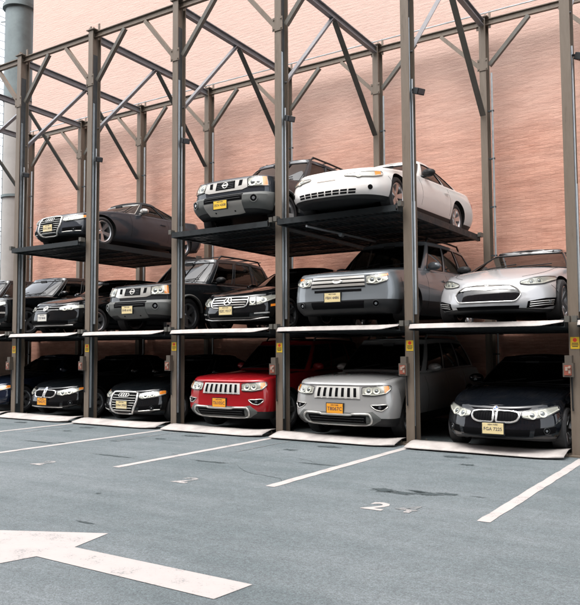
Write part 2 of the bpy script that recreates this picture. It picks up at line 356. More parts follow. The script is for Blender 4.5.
flat([(-2.97, AY - .17), (-2.93, AY + .19), (-4.68, AY + .18), (-4.78, AY + .63), (-6.05, AY + .02), (-4.86, AY - .62), (-4.72, AY - .15)], 'painted_arrow', M_LINE)
def digit(txt, x, y, m, size=.42):
    me = text_mesh(txt, size, 0.0).copy(); me.materials.clear(); me.materials.append(m)
    o = obj('painted_number', me, g); o.location = (x, y, .004); o.scale = (.95, .95, 1); return o
digit('2', -3.30, 6.62, M_LINE, .50); digit('4', -2.99, 6.66, M_FADE, .46)
digit('2', -5.90, 6.72, M_HALF, .50); digit('2', -8.50, 6.70, M_HALF, .50)
# broken surface and tar smears
M_TAR = mat('broken_asphalt', (.028, .040, .043), .9, bump=.8, bscale=50)
t = M_TAR.node_tree; tc = N(t, 'ShaderNodeTexCoord'); nz = N(t, 'ShaderNodeTexNoise', Scale=9, Detail=8, Roughness=.75); t.links.new(tc.outputs['Object'], nz.inputs['Vector'])
at2 = N(t, 'ShaderNodeAttribute', attribute_name='edge'); ad = N(t, 'ShaderNodeMath', operation='ADD'); t.links.new(nz.outputs[0], ad.inputs[0]); t.links.new(at2.outputs['Fac'], ad.inputs[1])
mr = N(t, 'ShaderNodeMapRange'); mr.inputs[1].default_value = .64; mr.inputs[2].default_value = .95; t.links.new(ad.outputs[0], mr.inputs[0])
tr = N(t, 'ShaderNodeBsdfTransparent'); mx = N(t, 'ShaderNodeMixShader'); t.links.new(mr.outputs[0], mx.inputs[0]); t.links.new(tr.outputs[0], mx.inputs[1])
t.links.new(t.nodes['Principled BSDF'].outputs[0], mx.inputs[2]); t.links.new(mx.outputs[0], t.nodes['Material Output'].inputs[0])
rr = random.Random(3)
def smear(cx, cy, lx, ly, seed):
    r_ = random.Random(seed); n = 22; pts = []
    for k in range(n):
        a = 2 * math.pi * k / n; q = r_.uniform(.55, 1.1)
        pts.append((cx + lx * math.cos(a) * q, cy + ly * math.sin(a) * q))
    mb = MB().add([(cx, cy, .0035)] + [(x, y, .0035) for x, y in pts], [(0, 1 + i, 1 + (i + 1) % n) for i in range(n)])
    o = mb.build('surface_crack', M_TAR, g); at3 = o.data.attributes.new('edge', 'FLOAT', 'POINT')
    for v in o.data.vertices: at3.data[v.index].value = .75 if abs(v.co.x - cx) < 1e-6 and abs(v.co.y - cy) < 1e-6 else 0.0
for k, (cx, cy, lx, ly) in enumerate([(-3.62, 7.42, .24, .15), (-3.38, 7.38, .34, .12), (-3.10, 7.48, .30, .12), (-2.92, 7.58, .20, .10), (-3.25, 7.55, .3, .07), (-6.6, 8.0, .5, .08), (-8.2, 7.7, .6, .06), (-5.2, 8.6, .5, .06), (-10.5, 8.2, .7, .08),
                                      (-2.6, 7.6, .16, .02), (-7.5, 8.3, .13, .03), (-9.4, 9.2, .25, .03)]):
    smear(cx, cy, lx, ly, k)

rs = random.Random(21)
for k in range(5):
    smear(rs.uniform(-12, -.5), rs.uniform(4.2, 10.2), rs.uniform(.05, .22), rs.uniform(.03, .09), 100 + k)
for b in 'BCDEF':
    smear(BC(b) + rs.uniform(-.3, .3), 10.2, .35, .18, ord(b)); smear(BC(b) + rs.uniform(-.3, .3), 9.6, .2, .12, ord(b) + 9)
M_HAIR = mat('crack_dark', (.05, .062, .066), .95)
for k in range(4):
    x, y = rs.uniform(-11, -1), rs.uniform(7.4, 9.8); a = rs.choice((0, 0, 1.4)) + rs.uniform(-.3, .3); P = []
    for q in range(rs.randint(14, 34)):
        P.append((x, y)); a += rs.uniform(-.35, .35); x += .07 * math.cos(a); y += .07 * math.sin(a)
    vs_ = []
    for q, (x, y) in enumerate(P):
        wd = .0035 * math.sin(math.pi * (q + .5) / len(P)) + .001; vs_ += [(x - wd * math.sin(a), y + wd, .003), (x + wd * math.sin(a), y - wd, .003)]
    MB().add(vs_, [(2 * q, 2 * q + 1, 2 * q + 3, 2 * q + 2) for q in range(len(P) - 1)]).build('hairline_crack', M_HAIR, g)

# ------------------------------------------------------------------ brick building and chimney
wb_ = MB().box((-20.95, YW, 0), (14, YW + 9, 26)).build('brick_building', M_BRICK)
tag(wb_, 'tall windowless salmon painted brick building behind the car racks', 'building')
ch = empty('chimney', (-23.1, 16.8, 0), 'round grey steel chimney at the left end of the brick building', 'chimney')
M_CH1 = mat('weathered_zinc', (.13, .158, .162), .55, .35, var=.25, vscale=2); M_CH2 = mat('pale_flue_paint', (.27, .255, .24), .6, 0, var=.12, vscale=1.5)
MB().lathe([(0, 0.001), (0, .5), (10.9, .5), (10.9, .001)], 40, 'z', closed=False).build('flue_pipe', M_CH2, ch, 40)
MB().lathe([(10.9, .51), (14.4, .51), (14.4, .62), (14.52, .62), (14.52, .53), (24, .53), (24, .4), (10.9, .4)], 40, 'z').build('upper_flue', M_CH1, ch, 40)
for z in (3.5, 7.2, 10.86): MB().lathe([(z, .49), (z, .555), (z + .09, .555), (z + .09, .49)], 40, 'z').build('flange_ring', M_CH1, ch, 40)
yw_ = MB().box((-34, 16.2, 0), (-20.96, 16.5, 3.1)).box((-34, 16.15, 3.1), (-20.96, 16.55, 3.2)).box((-21.3, 10.4, 0), (-21.0, 16.2, 3.1)).box((-21.35, 10.35, 3.1), (-20.95, 16.15, 3.2)).build('added_dark_wall', mat('added_wall_brick', (.10, .07, .055), .9, var=.3, vscale=4))  # added wall: darkens the left gap and stops light from that end
tag(yw_, 'added dark brick wall at the foot of the chimney, blocking light from the left', 'wall')
ld = MB()
for sx in (-.2, .2): ld.tube([(-.66, -.35 + sx, 1), (-.66, -.35 + sx, 23)], .022, 6)
for k in range(70): ld.tube([(-.66, -.55, 1.2 + k * .31), (-.66, -.15, 1.2 + k * .31)], .012, 5)
for z in (2, 6, 10, 14, 18): ld.tube([(-.66, -.35, z), (-.36, -.2, z)], .02, 5)
ld.build('ladder', M_CH1, ch)

# added unseen building behind the camera: keeps low sky light out of the bays
M_OPP = mat('blocker_dark_brick', (.17, .11, .085), .85, var=.25, vscale=1.5); M_OPG = mat('sash_glass', (.03, .035, .04), .08); M_OPS = mat('stone_sill', (.38, .36, .33), .7)
ob = empty('sky_blocker_building', (-6, -13, 0), 'added unseen dark brick building behind the camera, blocking low sky light', 'building')
MB().box((-42, -10, 0), (36, 0, 28)).build('wall', M_OPP, ob)
me_win = MB().box((-.6, 0, 0), (.6, .03, 1.8)).mesh('window', M_OPG); me_sil = MB().box((-.7, 0, -.14), (.7, .12, 0)).mesh('sill', M_OPS)
for r_ in range(8):
    for k in range(16):
        o = obj('window', me_win, ob); o.location = (-22.5 + k * 3, .002, 1.4 + r_ * 3.3); q = obj('sill', me_sil, o)

# ------------------------------------------------------------------ steel rack
rack = empty('parking_rack', (PX(1), D, 0), 'tall tan steel rack of posts, beams and braces holding the stacked cars', 'car rack')
rack_off = Vector((PX(1), D, 0))
def hprof(wd, dp, tf=.018, tw=.014):
    a, b, c = wd / 2, dp / 2, tw / 2
    return [(-a, -b), (a, -b), (a, -b + tf), (c, -b + tf), (c, b - tf), (a, b - tf), (a, b), (-a, b), (-a, b - tf), (-c, b - tf), (-c, -b + tf), (-a, -b + tf)]
def beam_mesh(wd, dp, L_, name, m):
    """I-section along +x, wd = flange width, dp = height"""
    return MB().prism(hprof(wd, dp), (0, 1, 0), (0, 0, 1), (0, 0, 0), (1, 0, 0), L_).mesh(name, m)
PW, PD = .145, .25
me_post = MB().prism(hprof(PW, PD), (1, 0, 0), (0, 1, 0), (0, 0, 0), (0, 0, 1), ZT).mesh('post', M_STEEL)
bp_ = MB().box((-.2, -.2, 0), (.2, .2, .022))
for sx in (-.15, .15):
    for sy in (-.16, .16): bp_.lathe([(.022, .001), (.022, .02), (.045, .02), (.045, .001)], 6, 'z', (sx, sy, 0), closed=False); bp_.lathe([(.045, .009), (.075, .009), (.075, .001)], 6, 'z', (sx, sy, 0), closed=False)
me_base = bp_.mesh('base_plate', M_STEEL)
me_cyl = MB().lathe([(0, .001), (0, .03), (1.9, .03), (1.9, .02), (4.0, .02), (4.0, .001)], 12, 'z', closed=False).mesh('lift_cylinder', M_CYL, 40)
me_lin = MB().box((.0, -.075, 0), (.006, .075, ZT - .6)).mesh('shaded_guide_rail', M_CHAN)  # liner over the web, its dark colour standing in for channel shade
ch_ = MB()
for k in range(2): ch_.tube([(.02, -.055 + k * .03, .3), (.02, -.055 + k * .03, 7.2)], .008, 5)
me_chain = ch_.mesh('lift_chain', M_CYL)
cap_ = MB().box((-.13, -.15, 0), (.13, .15, .02)).box((-.16, -.012, -.22), (-.112, .012, .16)).box((.112, -.012, -.22), (.16, .012, .16))
for sx in (-.07, .07):
    for sy in (-.1, .1): cap_.lathe([(.02, .001), (.02, .016), (.06, .016), (.06, .001)], 6, 'z', (sx, sy, 0), closed=False)
me_cap = cap_.mesh('cap_plate', M_STEEL)
me_clip = MB().box((.07, -.07, 0), (.2, -.015, .03)).mesh('pipe_clip', M_CHAN)
me_gus = MB().box((-.115, -.14, -.13), (.115, -.1255, .13))
for sx in (-.085, .085):
    for sz in (-.09, .09): me_gus.lathe([(-.14, .001), (-.156, .001), (-.156, .016), (-.14, .016)], 6, 'y', (sx, 0, sz))
me_gus = me_gus.mesh('gusset_plate', M_STEEL)
sk = MB().box((-.07, -.0035, -.09), (.07, -.0008, .09))
sk.add([(math.cos(a) * .032, -.0042, .045 + math.sin(a) * .032) for a in [2 * math.pi * k / 16 for k in range(16)]], [tuple(range(16))[::-1]], 1)
for k, (z0, wd) in enumerate(((-.005, .05), (-.03, .055), (-.055, .045))): sk.add([(-wd, -.0042, z0 - .007), (wd, -.0042, z0 - .007), (wd, -.0042, z0 + .006), (-wd, -.0042, z0 + .006)], [(0, 1, 2, 3)], 2)
sk.v = [(x * .9, y, z * .95) for x, y, z in sk.v]; me_stk = sk.mesh('warning_sticker', [M_STK, M_STR, M_STB])
cb_ = MB().box((-.075, -.11, -.11), (.07, 0, .09)).box((-.055, -.12, -.085), (.045, -.108, .06), 1).box((-.04, -.124, -.02), (-.005, -.119, .035), 2).box((.005, -.126, -.06), (.035, -.119, .0), 2).box((-.05, -.09, .09), (.05, 0, .2))
cb_.lathe([(-.15, .001), (-.15, .018), (-.12, .02), (-.12, .001)], 10, 'y', (.02, 0, .03), mi=2, closed=False)
cb_.tube([(.03, -.03, -.11), (.03, -.025, -.55), (.035, -.02, -.6)], .012, 6, mi=3)
me_cbx = cb_.mesh('control_box', [M_BOXG, M_BOXR, M_BOXW, M_PLAS])
def at_(o, p): o.location = Vector(p) - rack_off; return o
for i in range(-2, 7):
    for row, y in ((0, D), (1, YR)):
        if row == 0 and i < -2: continue
        zc = 0 if row == 0 else -.12
        p = obj('post', me_post, rack); at_(p, (PX(i), y, zc))
        for me in (me_base, me_cap, me_gus):
            o = obj(me.name, me, p); o.location.z = ({'base_plate': .003 - zc, 'cap_plate': ZT, 'gusset_plate': 7.72 - zc}[me.name])
            if me is me_gus and row: o.location.y = 0
        if row == 0:
            o = obj('shaded_guide_rail', me_lin, p); o.location = (.009, 0, .05)
            o = obj('lift_cylinder', me_cyl, p); o.location = (.055, .03, 2.1 + (i * 37 % 5) * .03 - (.05 if i == 4 else 0))
            o = obj('lift_chain', me_chain, p); o.location = (.02, 0, 0)
            if i <= 5:
                o = obj('warning_sticker', me_stk, p); o.location = (.012, -PD / 2 - .001, 1.60 + (i * 13 % 3) * .02)
                o = obj('control_box', me_cbx, p); o.location = (-.07, -PD / 2, 1.22 + (i * 7 % 3) * .02)
        else:
            o = obj('conduit', MB().tube([(0, 0, 0), (0, 0, 7.6)], .022, 8).mesh('conduit', M_CYL, 40), p); o.location = (.17, -.05, .05)
            for k in range(7): o = obj('pipe_clip', me_clip, p); o.location.z = .5 + k * 1.05
HB = .14
me_fb = beam_mesh(.08, HB, BAY - .03, 'row_beam', M_STEEL)
me_db = beam_mesh(.11, .15, YR - D - PD - .02, 'depth_beam', M_GREY)
def bar(a, b, wd, th, name, m, parent):
    """flat steel angle between two points (in rack space)"""
    a, b = Vector(a) - rack_off, Vector(b) - rack_off; d = b - a; L_ = d.length; x = d.normalized()
    y = Vector((0, 1, 0)) if abs(x.y) < .3 else Vector((1, 0, 0)); z = x.cross(y).normalized(); y = z.cross(x)
    h = wd / 2
    pr = [(-h, -h), (h, -h), (h, -h + th), (-h + th, -h + th), (-h + th, h), (-h, h)]
    return MB().prism(pr, y, z, a, x, L_).build(name, m, parent)
for row, y, zt in ((0, D, ZT), (1, YR, ZT - .12)):
    for i in range(-2, 6):
        o = obj('row_beam', me_fb, rack); at_(o, (PX(i) + .015, y - .0, zt - HB / 2 - .03 + .02))
        o.location.y -= 0.0
        bar((PX(i) + .11, y, 7.72), (PX(i) + .98, y, zt - HB - .02), .085, .012, 'knee_brace', M_BRACE, rack)  # shaded underside of the right-hand brace painted as a darker steel
        bar((PX(i + 1) - .11, y, 7.72), (PX(i + 1) - .98, y, zt - HB - .02), .085, .012, 'knee_brace', M_STEEL, rack)
for i in range(-2, 7):
    o = obj('depth_beam', me_db, rack); o.rotation_euler.z = R(90); at_(o, (PX(i), D + PD / 2 + .01, ZT - .02 - HB / 2 - .05)); o.rotation_euler.y = R(1.5)
    ym = (D + YR) / 2
    bar((PX(i), D + PD / 2, 6.62), (PX(i), ym - .05, ZT - .25), .10, .012, 'diagonal_brace', M_GREY, rack)
    bar((PX(i), YR - PD / 2, 6.62), (PX(i), ym + .05, ZT - .25), .125, .014, 'diagonal_brace', M_BRACE, rack)  # rear diagonal's shade painted in with the darker steel
o = MB().tube([(PX(-2) - rack_off.x, 4.13, ZT + .02), (PX(6) - rack_off.x, 4.13, ZT + .02)], .018, 6).build('cable_conduit', M_CYL, rack)
# floodlights on the posts
fl = MB().box((-.02, -.03, -.02), (.12, .03, .02)).box((.10, -.10, -.085), (.27, .10, .045)).box((.26, -.085, -.075), (.275, .085, .035), 1)
fl.v = [(x * .8, y * .8, z * .8) for x, y, z in fl.v]; me_fl = bevel(fl.mesh('floodlight', [M_PLAS, M_LAMPD]), .006)
FLN = {0: 'leftmost post beside the chimney', 1: 'post left of the grey convertible cabin', 2: 'post left of the upper dark off-roader', 3: 'post between the upper dark off-roader and white coupe', 4: 'post in front of the white coupe', 5: 'rightmost post'}
for i in range(0, 6):
    o = obj('floodlight', me_fl); o.location = (PX(i) + PW / 2 + .015, D + .02, 5.95); o.rotation_euler = (0, R(22), R(-25))
    tag(o, 'small black floodlight high on the ' + FLN[i], 'floodlight', 'floodlights on the front posts')

# ------------------------------------------------------------------ lift decks
def deck(b, z, level, label, length=4.15):
    if level == 1: length = 4.85
    t = empty('lift_deck', (BC(b), D - .32, z), label, 'lift platform', 'steel platforms the cars stand on')
    hw = BAY / 2 - .115; y0 = 0.0
    # corrugated sheet
    mb = MB(); n = 20; prof = []
    for k in range(n):
        u0 = -hw + 2 * hw * k / n; d = 2 * hw / n
        prof += [(u0, 0), (u0 + d * .4, 0), (u0 + d * .5, -.022), (u0 + d * .9, -.022)]
    prof.append((hw, 0)); np_ = len(prof)
    vs_ = []
    for yy in (y0 + .05, y0 + length):
        for dz in (0, -.006): vs_ += [(x, yy, q - .05 + dz) for x, q in prof]
    fs = []
    for k in range(np_ - 1):
        fs += [(k, k + 1, 2 * np_ + k + 1, 2 * np_ + k), (np_ + k + 1, np_ + k, 3 * np_ + k, 3 * np_ + k + 1)]
    mb.add(vs_, fs); mb.build('deck_sheet', M_DECK, t)
    if level:
        for s in (-1, 1):   # side channels
            MB().prism([(0, -.105), (.06, -.105), (.06, -.093), (.012, -.093), (.012, .008), (.05, .008), (.05, .02), (0, .02)], (-s, 0, 0), (0, 0, 1), (s * (hw + .03), y0 + .02, 0), (0, 1, 0), length).build('side_channel', M_DECK, t)
            MB().box((s * (hw + .03) - .0, -.0, -.03), (s * (hw + .10), .12, .06)).build('corner_bracket', M_BRACE, t)
            MB().box((s * (hw + .03), length - .15, -.03), (s * (hw + .10), length, .06)).build('corner_bracket', M_BRACE, t)
            if level == 1: MB().box((min(s * (hw + .031), s * (BAY / 2 - .004)), .46, -.006), (max(s * (hw + .031), s * (BAY / 2 - .004)), length - .42, .0)).build('light_gap_cover', M_DECK, t)  # added strip closing the slot beside the deck against light from above
        for k in range(7):  # cross members under the sheet
            yy = y0 + .25 + k * (length - .4) / 6
            MB().box((-hw + .02, yy, -.1), (hw - .02, yy + .06, -.078)).build('cross_member', M_DECK, t)
    if level == 2:
        MB().prism([(0, -.105), (.012, -.105), (.012, .0), (0, .0)], (0, 1, 0), (0, 0, 1), (-hw, y0 + .0, 0), (1, 0, 0), 2 * hw).build('front_edge', M_DECK, t)
        for s in (-1, 1): MB().box((s * hw * .98 - .02, y0 + .1, .0), (s * hw * .98 + .02, y0 + length - .1, .022)).build('edge_strip', M_GREY, t)
    else:
        # pale folded front plate, bowed, its right end curling up
        if level == 1: rows = [(-.03, -.075), (-.022, -.068), (.02, -.004), (.05, .0), (.28, -.03)]
        else: rows = [(-.34, -.0), (-.33, .02), (-.08, .075), (-.04, .08), (.12, .08)]
        n = 24; vs_ = []; fs = []
        rw = random.Random(ord(b) % 7 + level)
        bow = rw.uniform(.002, .007)
        for j in range(n + 1):
            u = j / n; x = -hw - .02 + (2 * hw + .04) * u
            endk = max(0, (u - .86) / .14); lft = max(0, (.06 - u) / .06)
            for (yy, zz) in rows:
                cz = zz + bow * math.sin(u * 5) * .5
                if level == 1: cz += endk * .05 * (1 if zz < -.05 else .1); yq = yy - .02 * math.sin(u * 3.1)
                else:
                    cz = max(.006, cz + endk * .018); yq = yy + endk * .12 + lft * .05
                vs_.append((x, yq, cz))
        m = len(rows)
        fs = [(j * m + k, (j + 1) * m + k, (j + 1) * m + k + 1, j * m + k + 1) for j in range(n) for k in range(m - 1)]
        bm_ = MB().add(vs_, fs); o = bm_.build('front_plate', M_GALV, t, 50)
        sm = o.modifiers.new('thickness', 'SOLIDIFY'); sm.thickness = .008; sm.offset = -1
    return t
CAR_ON = {}
for b, nm in (('Z', 'farthest left dark car'), ('A', 'leftmost dark blue car'), ('B', 'black sedan with orange plate'), ('C', 'black sedan with big chrome frame grille'), ('D', 'red off-roader'), ('E', 'silver off-roader with seven slot grille'), ('F', 'black sedan with twin oval grille at right')):
    if b != 'Z': deck(b, .02, 0, 'pale ground level steel plate under the ' + nm)
for b, nm in (('Z', 'farthest left dark wagon'), ('A', 'black crossover at far left'), ('B', 'black hatchback with white plate'), ('C', 'dark off-roader with grey bumper'), ('D', 'black sedan with star emblem'), ('E', 'grey blue crossover with chrome bar grille'), ('F', 'pale silver saloon with oval nose'), ('G', 'added unseen sedan past the rightmost post')):  # the last bay's platform is added out of view to shade its neighbour
    deck(b, Z1, 1, 'black lift platform with pale front plate under the ' + nm)
deck('B', Z2 + .06, 2, 'raised black lift platform under the grey convertible')
deck('D', Z2 - .03, 2, 'raised black lift platform under the dark off-roader with silver grille mask')
deck('E', Z2 - .02, 2, 'raised black lift platform under the white coupe')
sp_ = MB().tube([(-6.79, 10.95, 3.74), (-6.64, 13.4, 3.745)], .022, 8).tube([(-6.715, 12.05, 3.72), (-6.715, 12.15, 3.72)], .04, 8).build('hydraulic_pipe', M_CYL, None, 40)
sp_.location = (0, 0, .03)
tag(sp_, 'thin pale hydraulic pipe slung under the white coupe platform', 'pipe')
#CARS#
# ------------------------------------------------------------------ cars
PI2 = math.pi / 2
class Car:
    """car space: x across, y from nose (0) to tail (L), z up from the wheels' ground"""
    def __init__(s, name, label, loc, S, P, rotz=0):
        s.S = S; s.P = P
        s.root = empty(name, loc, label, S.get('cat', 'car'), 'cars parked in the rack'); s.root.rotation_euler.z = R(rotz)
        s.L = S['L']; s.hw = S['W'] / 2
        s.zsh = pchip(S['zsh']); s.zb = pchip(S['zb']); s.side = pchip(S['side']); s.front = pchip(S['front']); s.rear = pchip(S['rear'])
        s.nf, s.Lf, s.nr, s.Lr, s.er = S.get('nf', 2.8), S.get('Lf', .75), S.get('nr', 3.2), S.get('Lr', .5), S.get('er', .06)
        s.crown = pchip(S['crown'])
    def zs(s, y): return s.zsh(y) - s.er
    def w(s, t): return s.hw - s.side(t)
    def tof(s, y, z): b = s.zb(y); return min(1, max(0, (z - b) / (s.zs(y) - b)))
    def halfw(s, y, t, ins=0):
        w_ = s.w(t) - ins; yf = s.front(t) + ins; yr = s.L - s.rear(t) - ins
        if y < yf + s.Lf: q = min(1, max(0, (yf + s.Lf - y) / s.Lf)); return w_ * (1 - q ** s.nf) ** (1 / s.nf)
        if y > yr - s.Lr: q = min(1, max(0, (y - yr + s.Lr) / s.Lr)); return w_ * (1 - q ** s.nr) ** (1 / s.nr)
        return w_
    def F(s, x, z):                    # nose surface
        y = .1; q = min(.985, abs(x) / s.hw); sg = 1 if x >= 0 else -1
        k_ = 1 - (1 - q ** s.nf) ** (1 / s.nf)
        for _ in range(9):
            t = s.tof(y, z); ins = 0
            if z > s.zs(y): k = min(.98, (z - s.zs(y)) / s.er); ins = s.er * (1 - math.sqrt(1 - k * k))
            y2 = s.front(t) + ins + s.Lf * k_; y = y + (y2 - y) * .8
        return Vector((sg * q * (s.w(t) - ins), y, z))
    def FN(s, x, z):
        e = .004; sg = 1 if x >= 0 else -1
        n = (s.F(x + e, z) - s.F(x - e, z)).cross(s.F(x, z + e) - s.F(x, z - e)).normalized()
        return n if n.y < 0 else -n
    def SD(s, y, z, sg=1):             # flank surface
        t = s.tof(y, z); return Vector((sg * s.halfw(y, t), y, z))
    def SN(s, y, z, sg=1):
        e = .004; a = s.SD(y + e, z); b = s.SD(y - e, z); c = s.SD(y, z + e); d = s.SD(y, z - e)
        n = Vector((1, -(a.x - b.x) / (2 * e), -(c.x - d.x) / (2 * e))).normalized(); n.x *= sg; return n
    def RR(s, x, z):                   # tail surface
        y = s.L - .1
        for _ in range(8):
            t = s.tof(y, z); q = min(.998, abs(x) / s.w(t)); y = s.L - s.rear(t) - s.Lr * (1 - (1 - q ** s.nr) ** (1 / s.nr))
        return Vector((x, y, z))
    def top(s, x, y):                  # bonnet / deck surface
        xr = s.halfw(y, 1, s.er); k = min(1, abs(x) / max(xr, 1e-4))
        return Vector((x, y, s.zsh(y) + s.crown(y) * (xr / s.hw) * (1 - k * k)))
    def incab(s, p):
        G = s.S['gh']; q = abs(p[0]) / (G['wb'] - .03)
        if q >= 1: return False
        k = 1 - (1 - q ** 2.3) ** (1 / 2.3)
        return G['yc'] + .04 + G.get('lf0', .42) * k < p[1] < G['yb'] - .06 - G.get('lr0', .3) * k
    # ---- body shell
    def body(s):
        S = s.S; NF, NS, NR = 26, 40, 12
        ts = [0, .03, .08, .14, .2, .27, .34, .41, .48, .55, .62, .69, .76, .83, .89, .945, 1]
        cl = S.get('clad', .12); ts = sorted(set(ts + [cl, S.get('bump', .5)]))
        rings = []
        def outline(t, ins):
            w_ = s.w(t) - ins; yf = s.front(t) + ins; yr = s.L - s.rear(t) - ins; pts = []
            for k in range(NF):
                th = PI2 * (k / NF); sn, cs = math.sin(th), math.cos(th)
                pts.append((w_ * sn ** (2 / s.nf), yf + s.Lf * (1 - cs ** (2 / s.nf))))
            y0, y1 = yf + s.Lf, yr - s.Lr
            for k in range(NS): pts.append((w_, y0 + (y1 - y0) * k / NS))
            for k in range(NR + 1):
                th = PI2 * (1 - k / NR); sn, cs = max(0, math.sin(th)), max(0, math.cos(th))
                pts.append((w_ * sn ** (2 / s.nr), yr - s.Lr * (1 - cs ** (2 / s.nr))))
            pts[0] = (0, pts[0][1]); pts[-1] = (0, yr)
            return pts
        for t in ts:
            rings.append([(x, y, s.zb(y) + t * (s.zs(y) - s.zb(y))) for x, y in outline(t, 0)])
        for k in range(1, 5):
            ph = PI2 * k / 4
            rings.append([(x, y, s.zs(y) + s.er * math.sin(ph)) for x, y in outline(1, s.er * (1 - math.cos(ph)))])
        last = rings[-1]; NC = 7
        for k in range(1, NC + 1):
            a = k / NC
            rings.append([(x * (1 - a), y, z + s.crown(y) * (x / s.hw) * (1 - (1 - a) ** 2)) for x, y, z in last])
        bot = [[(x * (1 - k / 3), y, z) for x, y, z in rings[0]] for k in (3, 2, 1)]
        allr = bot + rings; n = len(last); mb = MB(); ntop = len(allr)
        for sg in (1, -1):
            vs_ = [(sg * x, y, z) for ring in allr for x, y, z in ring]; fs = []; ms = []
            for i in range(ntop - 1):
                ti = ts[i - 3] if 3 <= i < 3 + len(ts) else (0 if i < 3 else 9)
                for j in range(n - 1):
                    f = (i * n + j, i * n + j + 1, (i + 1) * n + j + 1, (i + 1) * n + j)
                    y = allr[i][j][1]; mi = 0
                    if i < 3 or (i < 2 + len(ts) and ti < cl - 1e-6): mi = 1
                    elif i >= 3 + len(ts) + 3 and s.incab(allr[i][j]) and s.incab(allr[i + 1][j + 1]): mi = 4
                    elif i < 2 + len(ts) and 'bump' in S and ti < S['bump'] - 1e-6 and y < S.get('bump_y', .8): mi = 2
                    fs.append(f[::sg]); ms.append(mi)
            k0 = len(mb.v); mb.add(vs_, fs); mb.m[-len(fs):] = ms
        me = mb.mesh('body', [s.P, M_PLAS, S.get('bmat', M_GPLAS), M_WELL, M_SEATD])
        bm = bmesh.new(); bm.from_mesh(me); bmesh.ops.dissolve_degenerate(bm, edges=bm.edges, dist=1e-5); bmesh.ops.recalc_face_normals(bm, faces=bm.faces); bm.to_mesh(me); bm.free()
        o = obj('body', me)
        # wheel openings
        cu = MB(); ra = S['R'] * S.get('arch', 1.14)
        for yy in (S['ax'], S['ax'] + S['wb']):
            for sg in (-1, 1): cu.lathe([(sg * (s.hw - .36), .001), (sg * (s.hw - .36), ra), (sg * (s.hw + .3), ra), (sg * (s.hw + .3), .001)], 40, 'x', (0, yy, S['R'] * 1.02), closed=False)
        cm = cu.mesh('cut', [s.P, M_PLAS, M_GPLAS, M_WELL, M_SEATD]); cm.polygons.foreach_set('material_index', [3] * len(cm.polygons))
        co = obj('cut', cm)
        md = o.modifiers.new('b', 'BOOLEAN'); md.operation = 'DIFFERENCE'; md.object = co; md.solver = 'EXACT'
        dg = bpy.context.evaluated_depsgraph_get(); ev = bpy.data.meshes.new_from_object(o.evaluated_get(dg))
        bpy.data.objects.remove(o); bpy.data.objects.remove(co)
        names = ['body', 'lower_cladding', 'bumper', 'wheel_well', 'cabin_floor'] + ['wheel_well'] * 3; out = {}
        ymid = S['ax'] + S['wb'] / 2
        quad = {(0, 0): 3, (0, 1): 5, (1, 0): 6, (1, 1): 7}
        for p in ev.polygons:
            if p.material_index == 3: p.material_index = quad[(int(p.center.y > ymid), int(p.center.x > 0))]
        for k, nm in enumerate(names):
            mb2 = MB(); mp = {}
            for p in ev.polygons:
                if p.material_index != k: continue
                f = []
                for vi in p.vertices:
                    if vi not in mp: mp[vi] = len(mb2.v); mb2.v.append(tuple(ev.vertices[vi].co))
                    f.append(mp[vi])
                mb2.f.append(tuple(f)); mb2.m.append(0)
            if mb2.f:
                m2 = bpy.data.meshes.new(nm); m2.from_pydata(mb2.v, [], mb2.f); m2.materials.append([s.P, M_PLAS, S.get('bmat', M_GPLAS), M_WELL, M_SEATD, M_WELL, M_WELL, M_WELL][k])
                m2.shade_smooth(); m2.set_sharp_from_angle(angle=R(32)); out[nm] = obj(nm, m2, s.root)
        s.bodyo = out['body']
    # ---- conformal pieces
    def patch(s, top, bot, off, thick, m, name, parent=None, nx=14, nz=5, dome=0, fn=None, nn=None, smooth=50):
        """solid laid on a surface between an upper and a lower polyline of (u, z)"""
        fn = fn or s.F; nn = nn or s.FN
        def ev(pl, u):
            for (a, za), (b, zb2) in zip(pl, pl[1:]):
                if u <= b + 1e-9: return za + (zb2 - za) * ((u - a) / (b - a) if b > a else 0)
            return pl[-1][1]
        u0, u1 = top[0][0], top[-1][0]
        us = sorted(set([u0 + (u1 - u0) * k / nx for k in range(nx + 1)] + [p[0] for p in top if u0 <= p[0] <= u1] + [p[0] for p in bot if u0 <= p[0] <= u1]))
        A, B = [], []; n = len(us); m_ = nz + 1
        for i, u in enumerate(us):
            zt, zb2 = ev(top, u), ev(bot, u)
            for j in range(m_):
                z = zb2 + (zt - zb2) * j / nz; p = fn(u, z); q = nn(u, z)
                dd = off + dome * math.sin(math.pi * min(1, max(0, j / nz))) * math.sin(math.pi * (i / (n - 1)))
                A.append(p + q * dd); B.append(p + q * (off - thick))
        mb = MB(); K = len(A); fs = []
        for i in range(n - 1):
            for j in range(nz):
                a = i * m_ + j; f = (a, a + m_, a + m_ + 1, a + 1); fs += [f, tuple(v + K for v in f[::-1])]
        for i in range(n - 1):
            a, b = i * m_, (i + 1) * m_; fs.append((a, a + K, b + K, b)); a += nz; b += nz; fs.append((a, b, b + K, a + K))
        for j in range(nz):
            fs.append((j, j + 1, j + 1 + K, j + K)); a = (n - 1) * m_ + j; fs.append((a, a + K, a + 1 + K, a + 1))
        mb.add(A + B, fs)
        return mb.build(name, m, parent or s.root, smooth)
    def pair(s, top, bot, *a, **k):
        o1 = s.patch(top, bot, *a, **k)
        f = lambda pl: [(-u, z) for u, z in pl[::-1]]
        k2 = dict(k)
        if isinstance(k.get('parent'), (tuple, list)): k2['parent'] = k['parent'][1]
        return o1, s.patch(f(top), f(bot), *a, **k2)
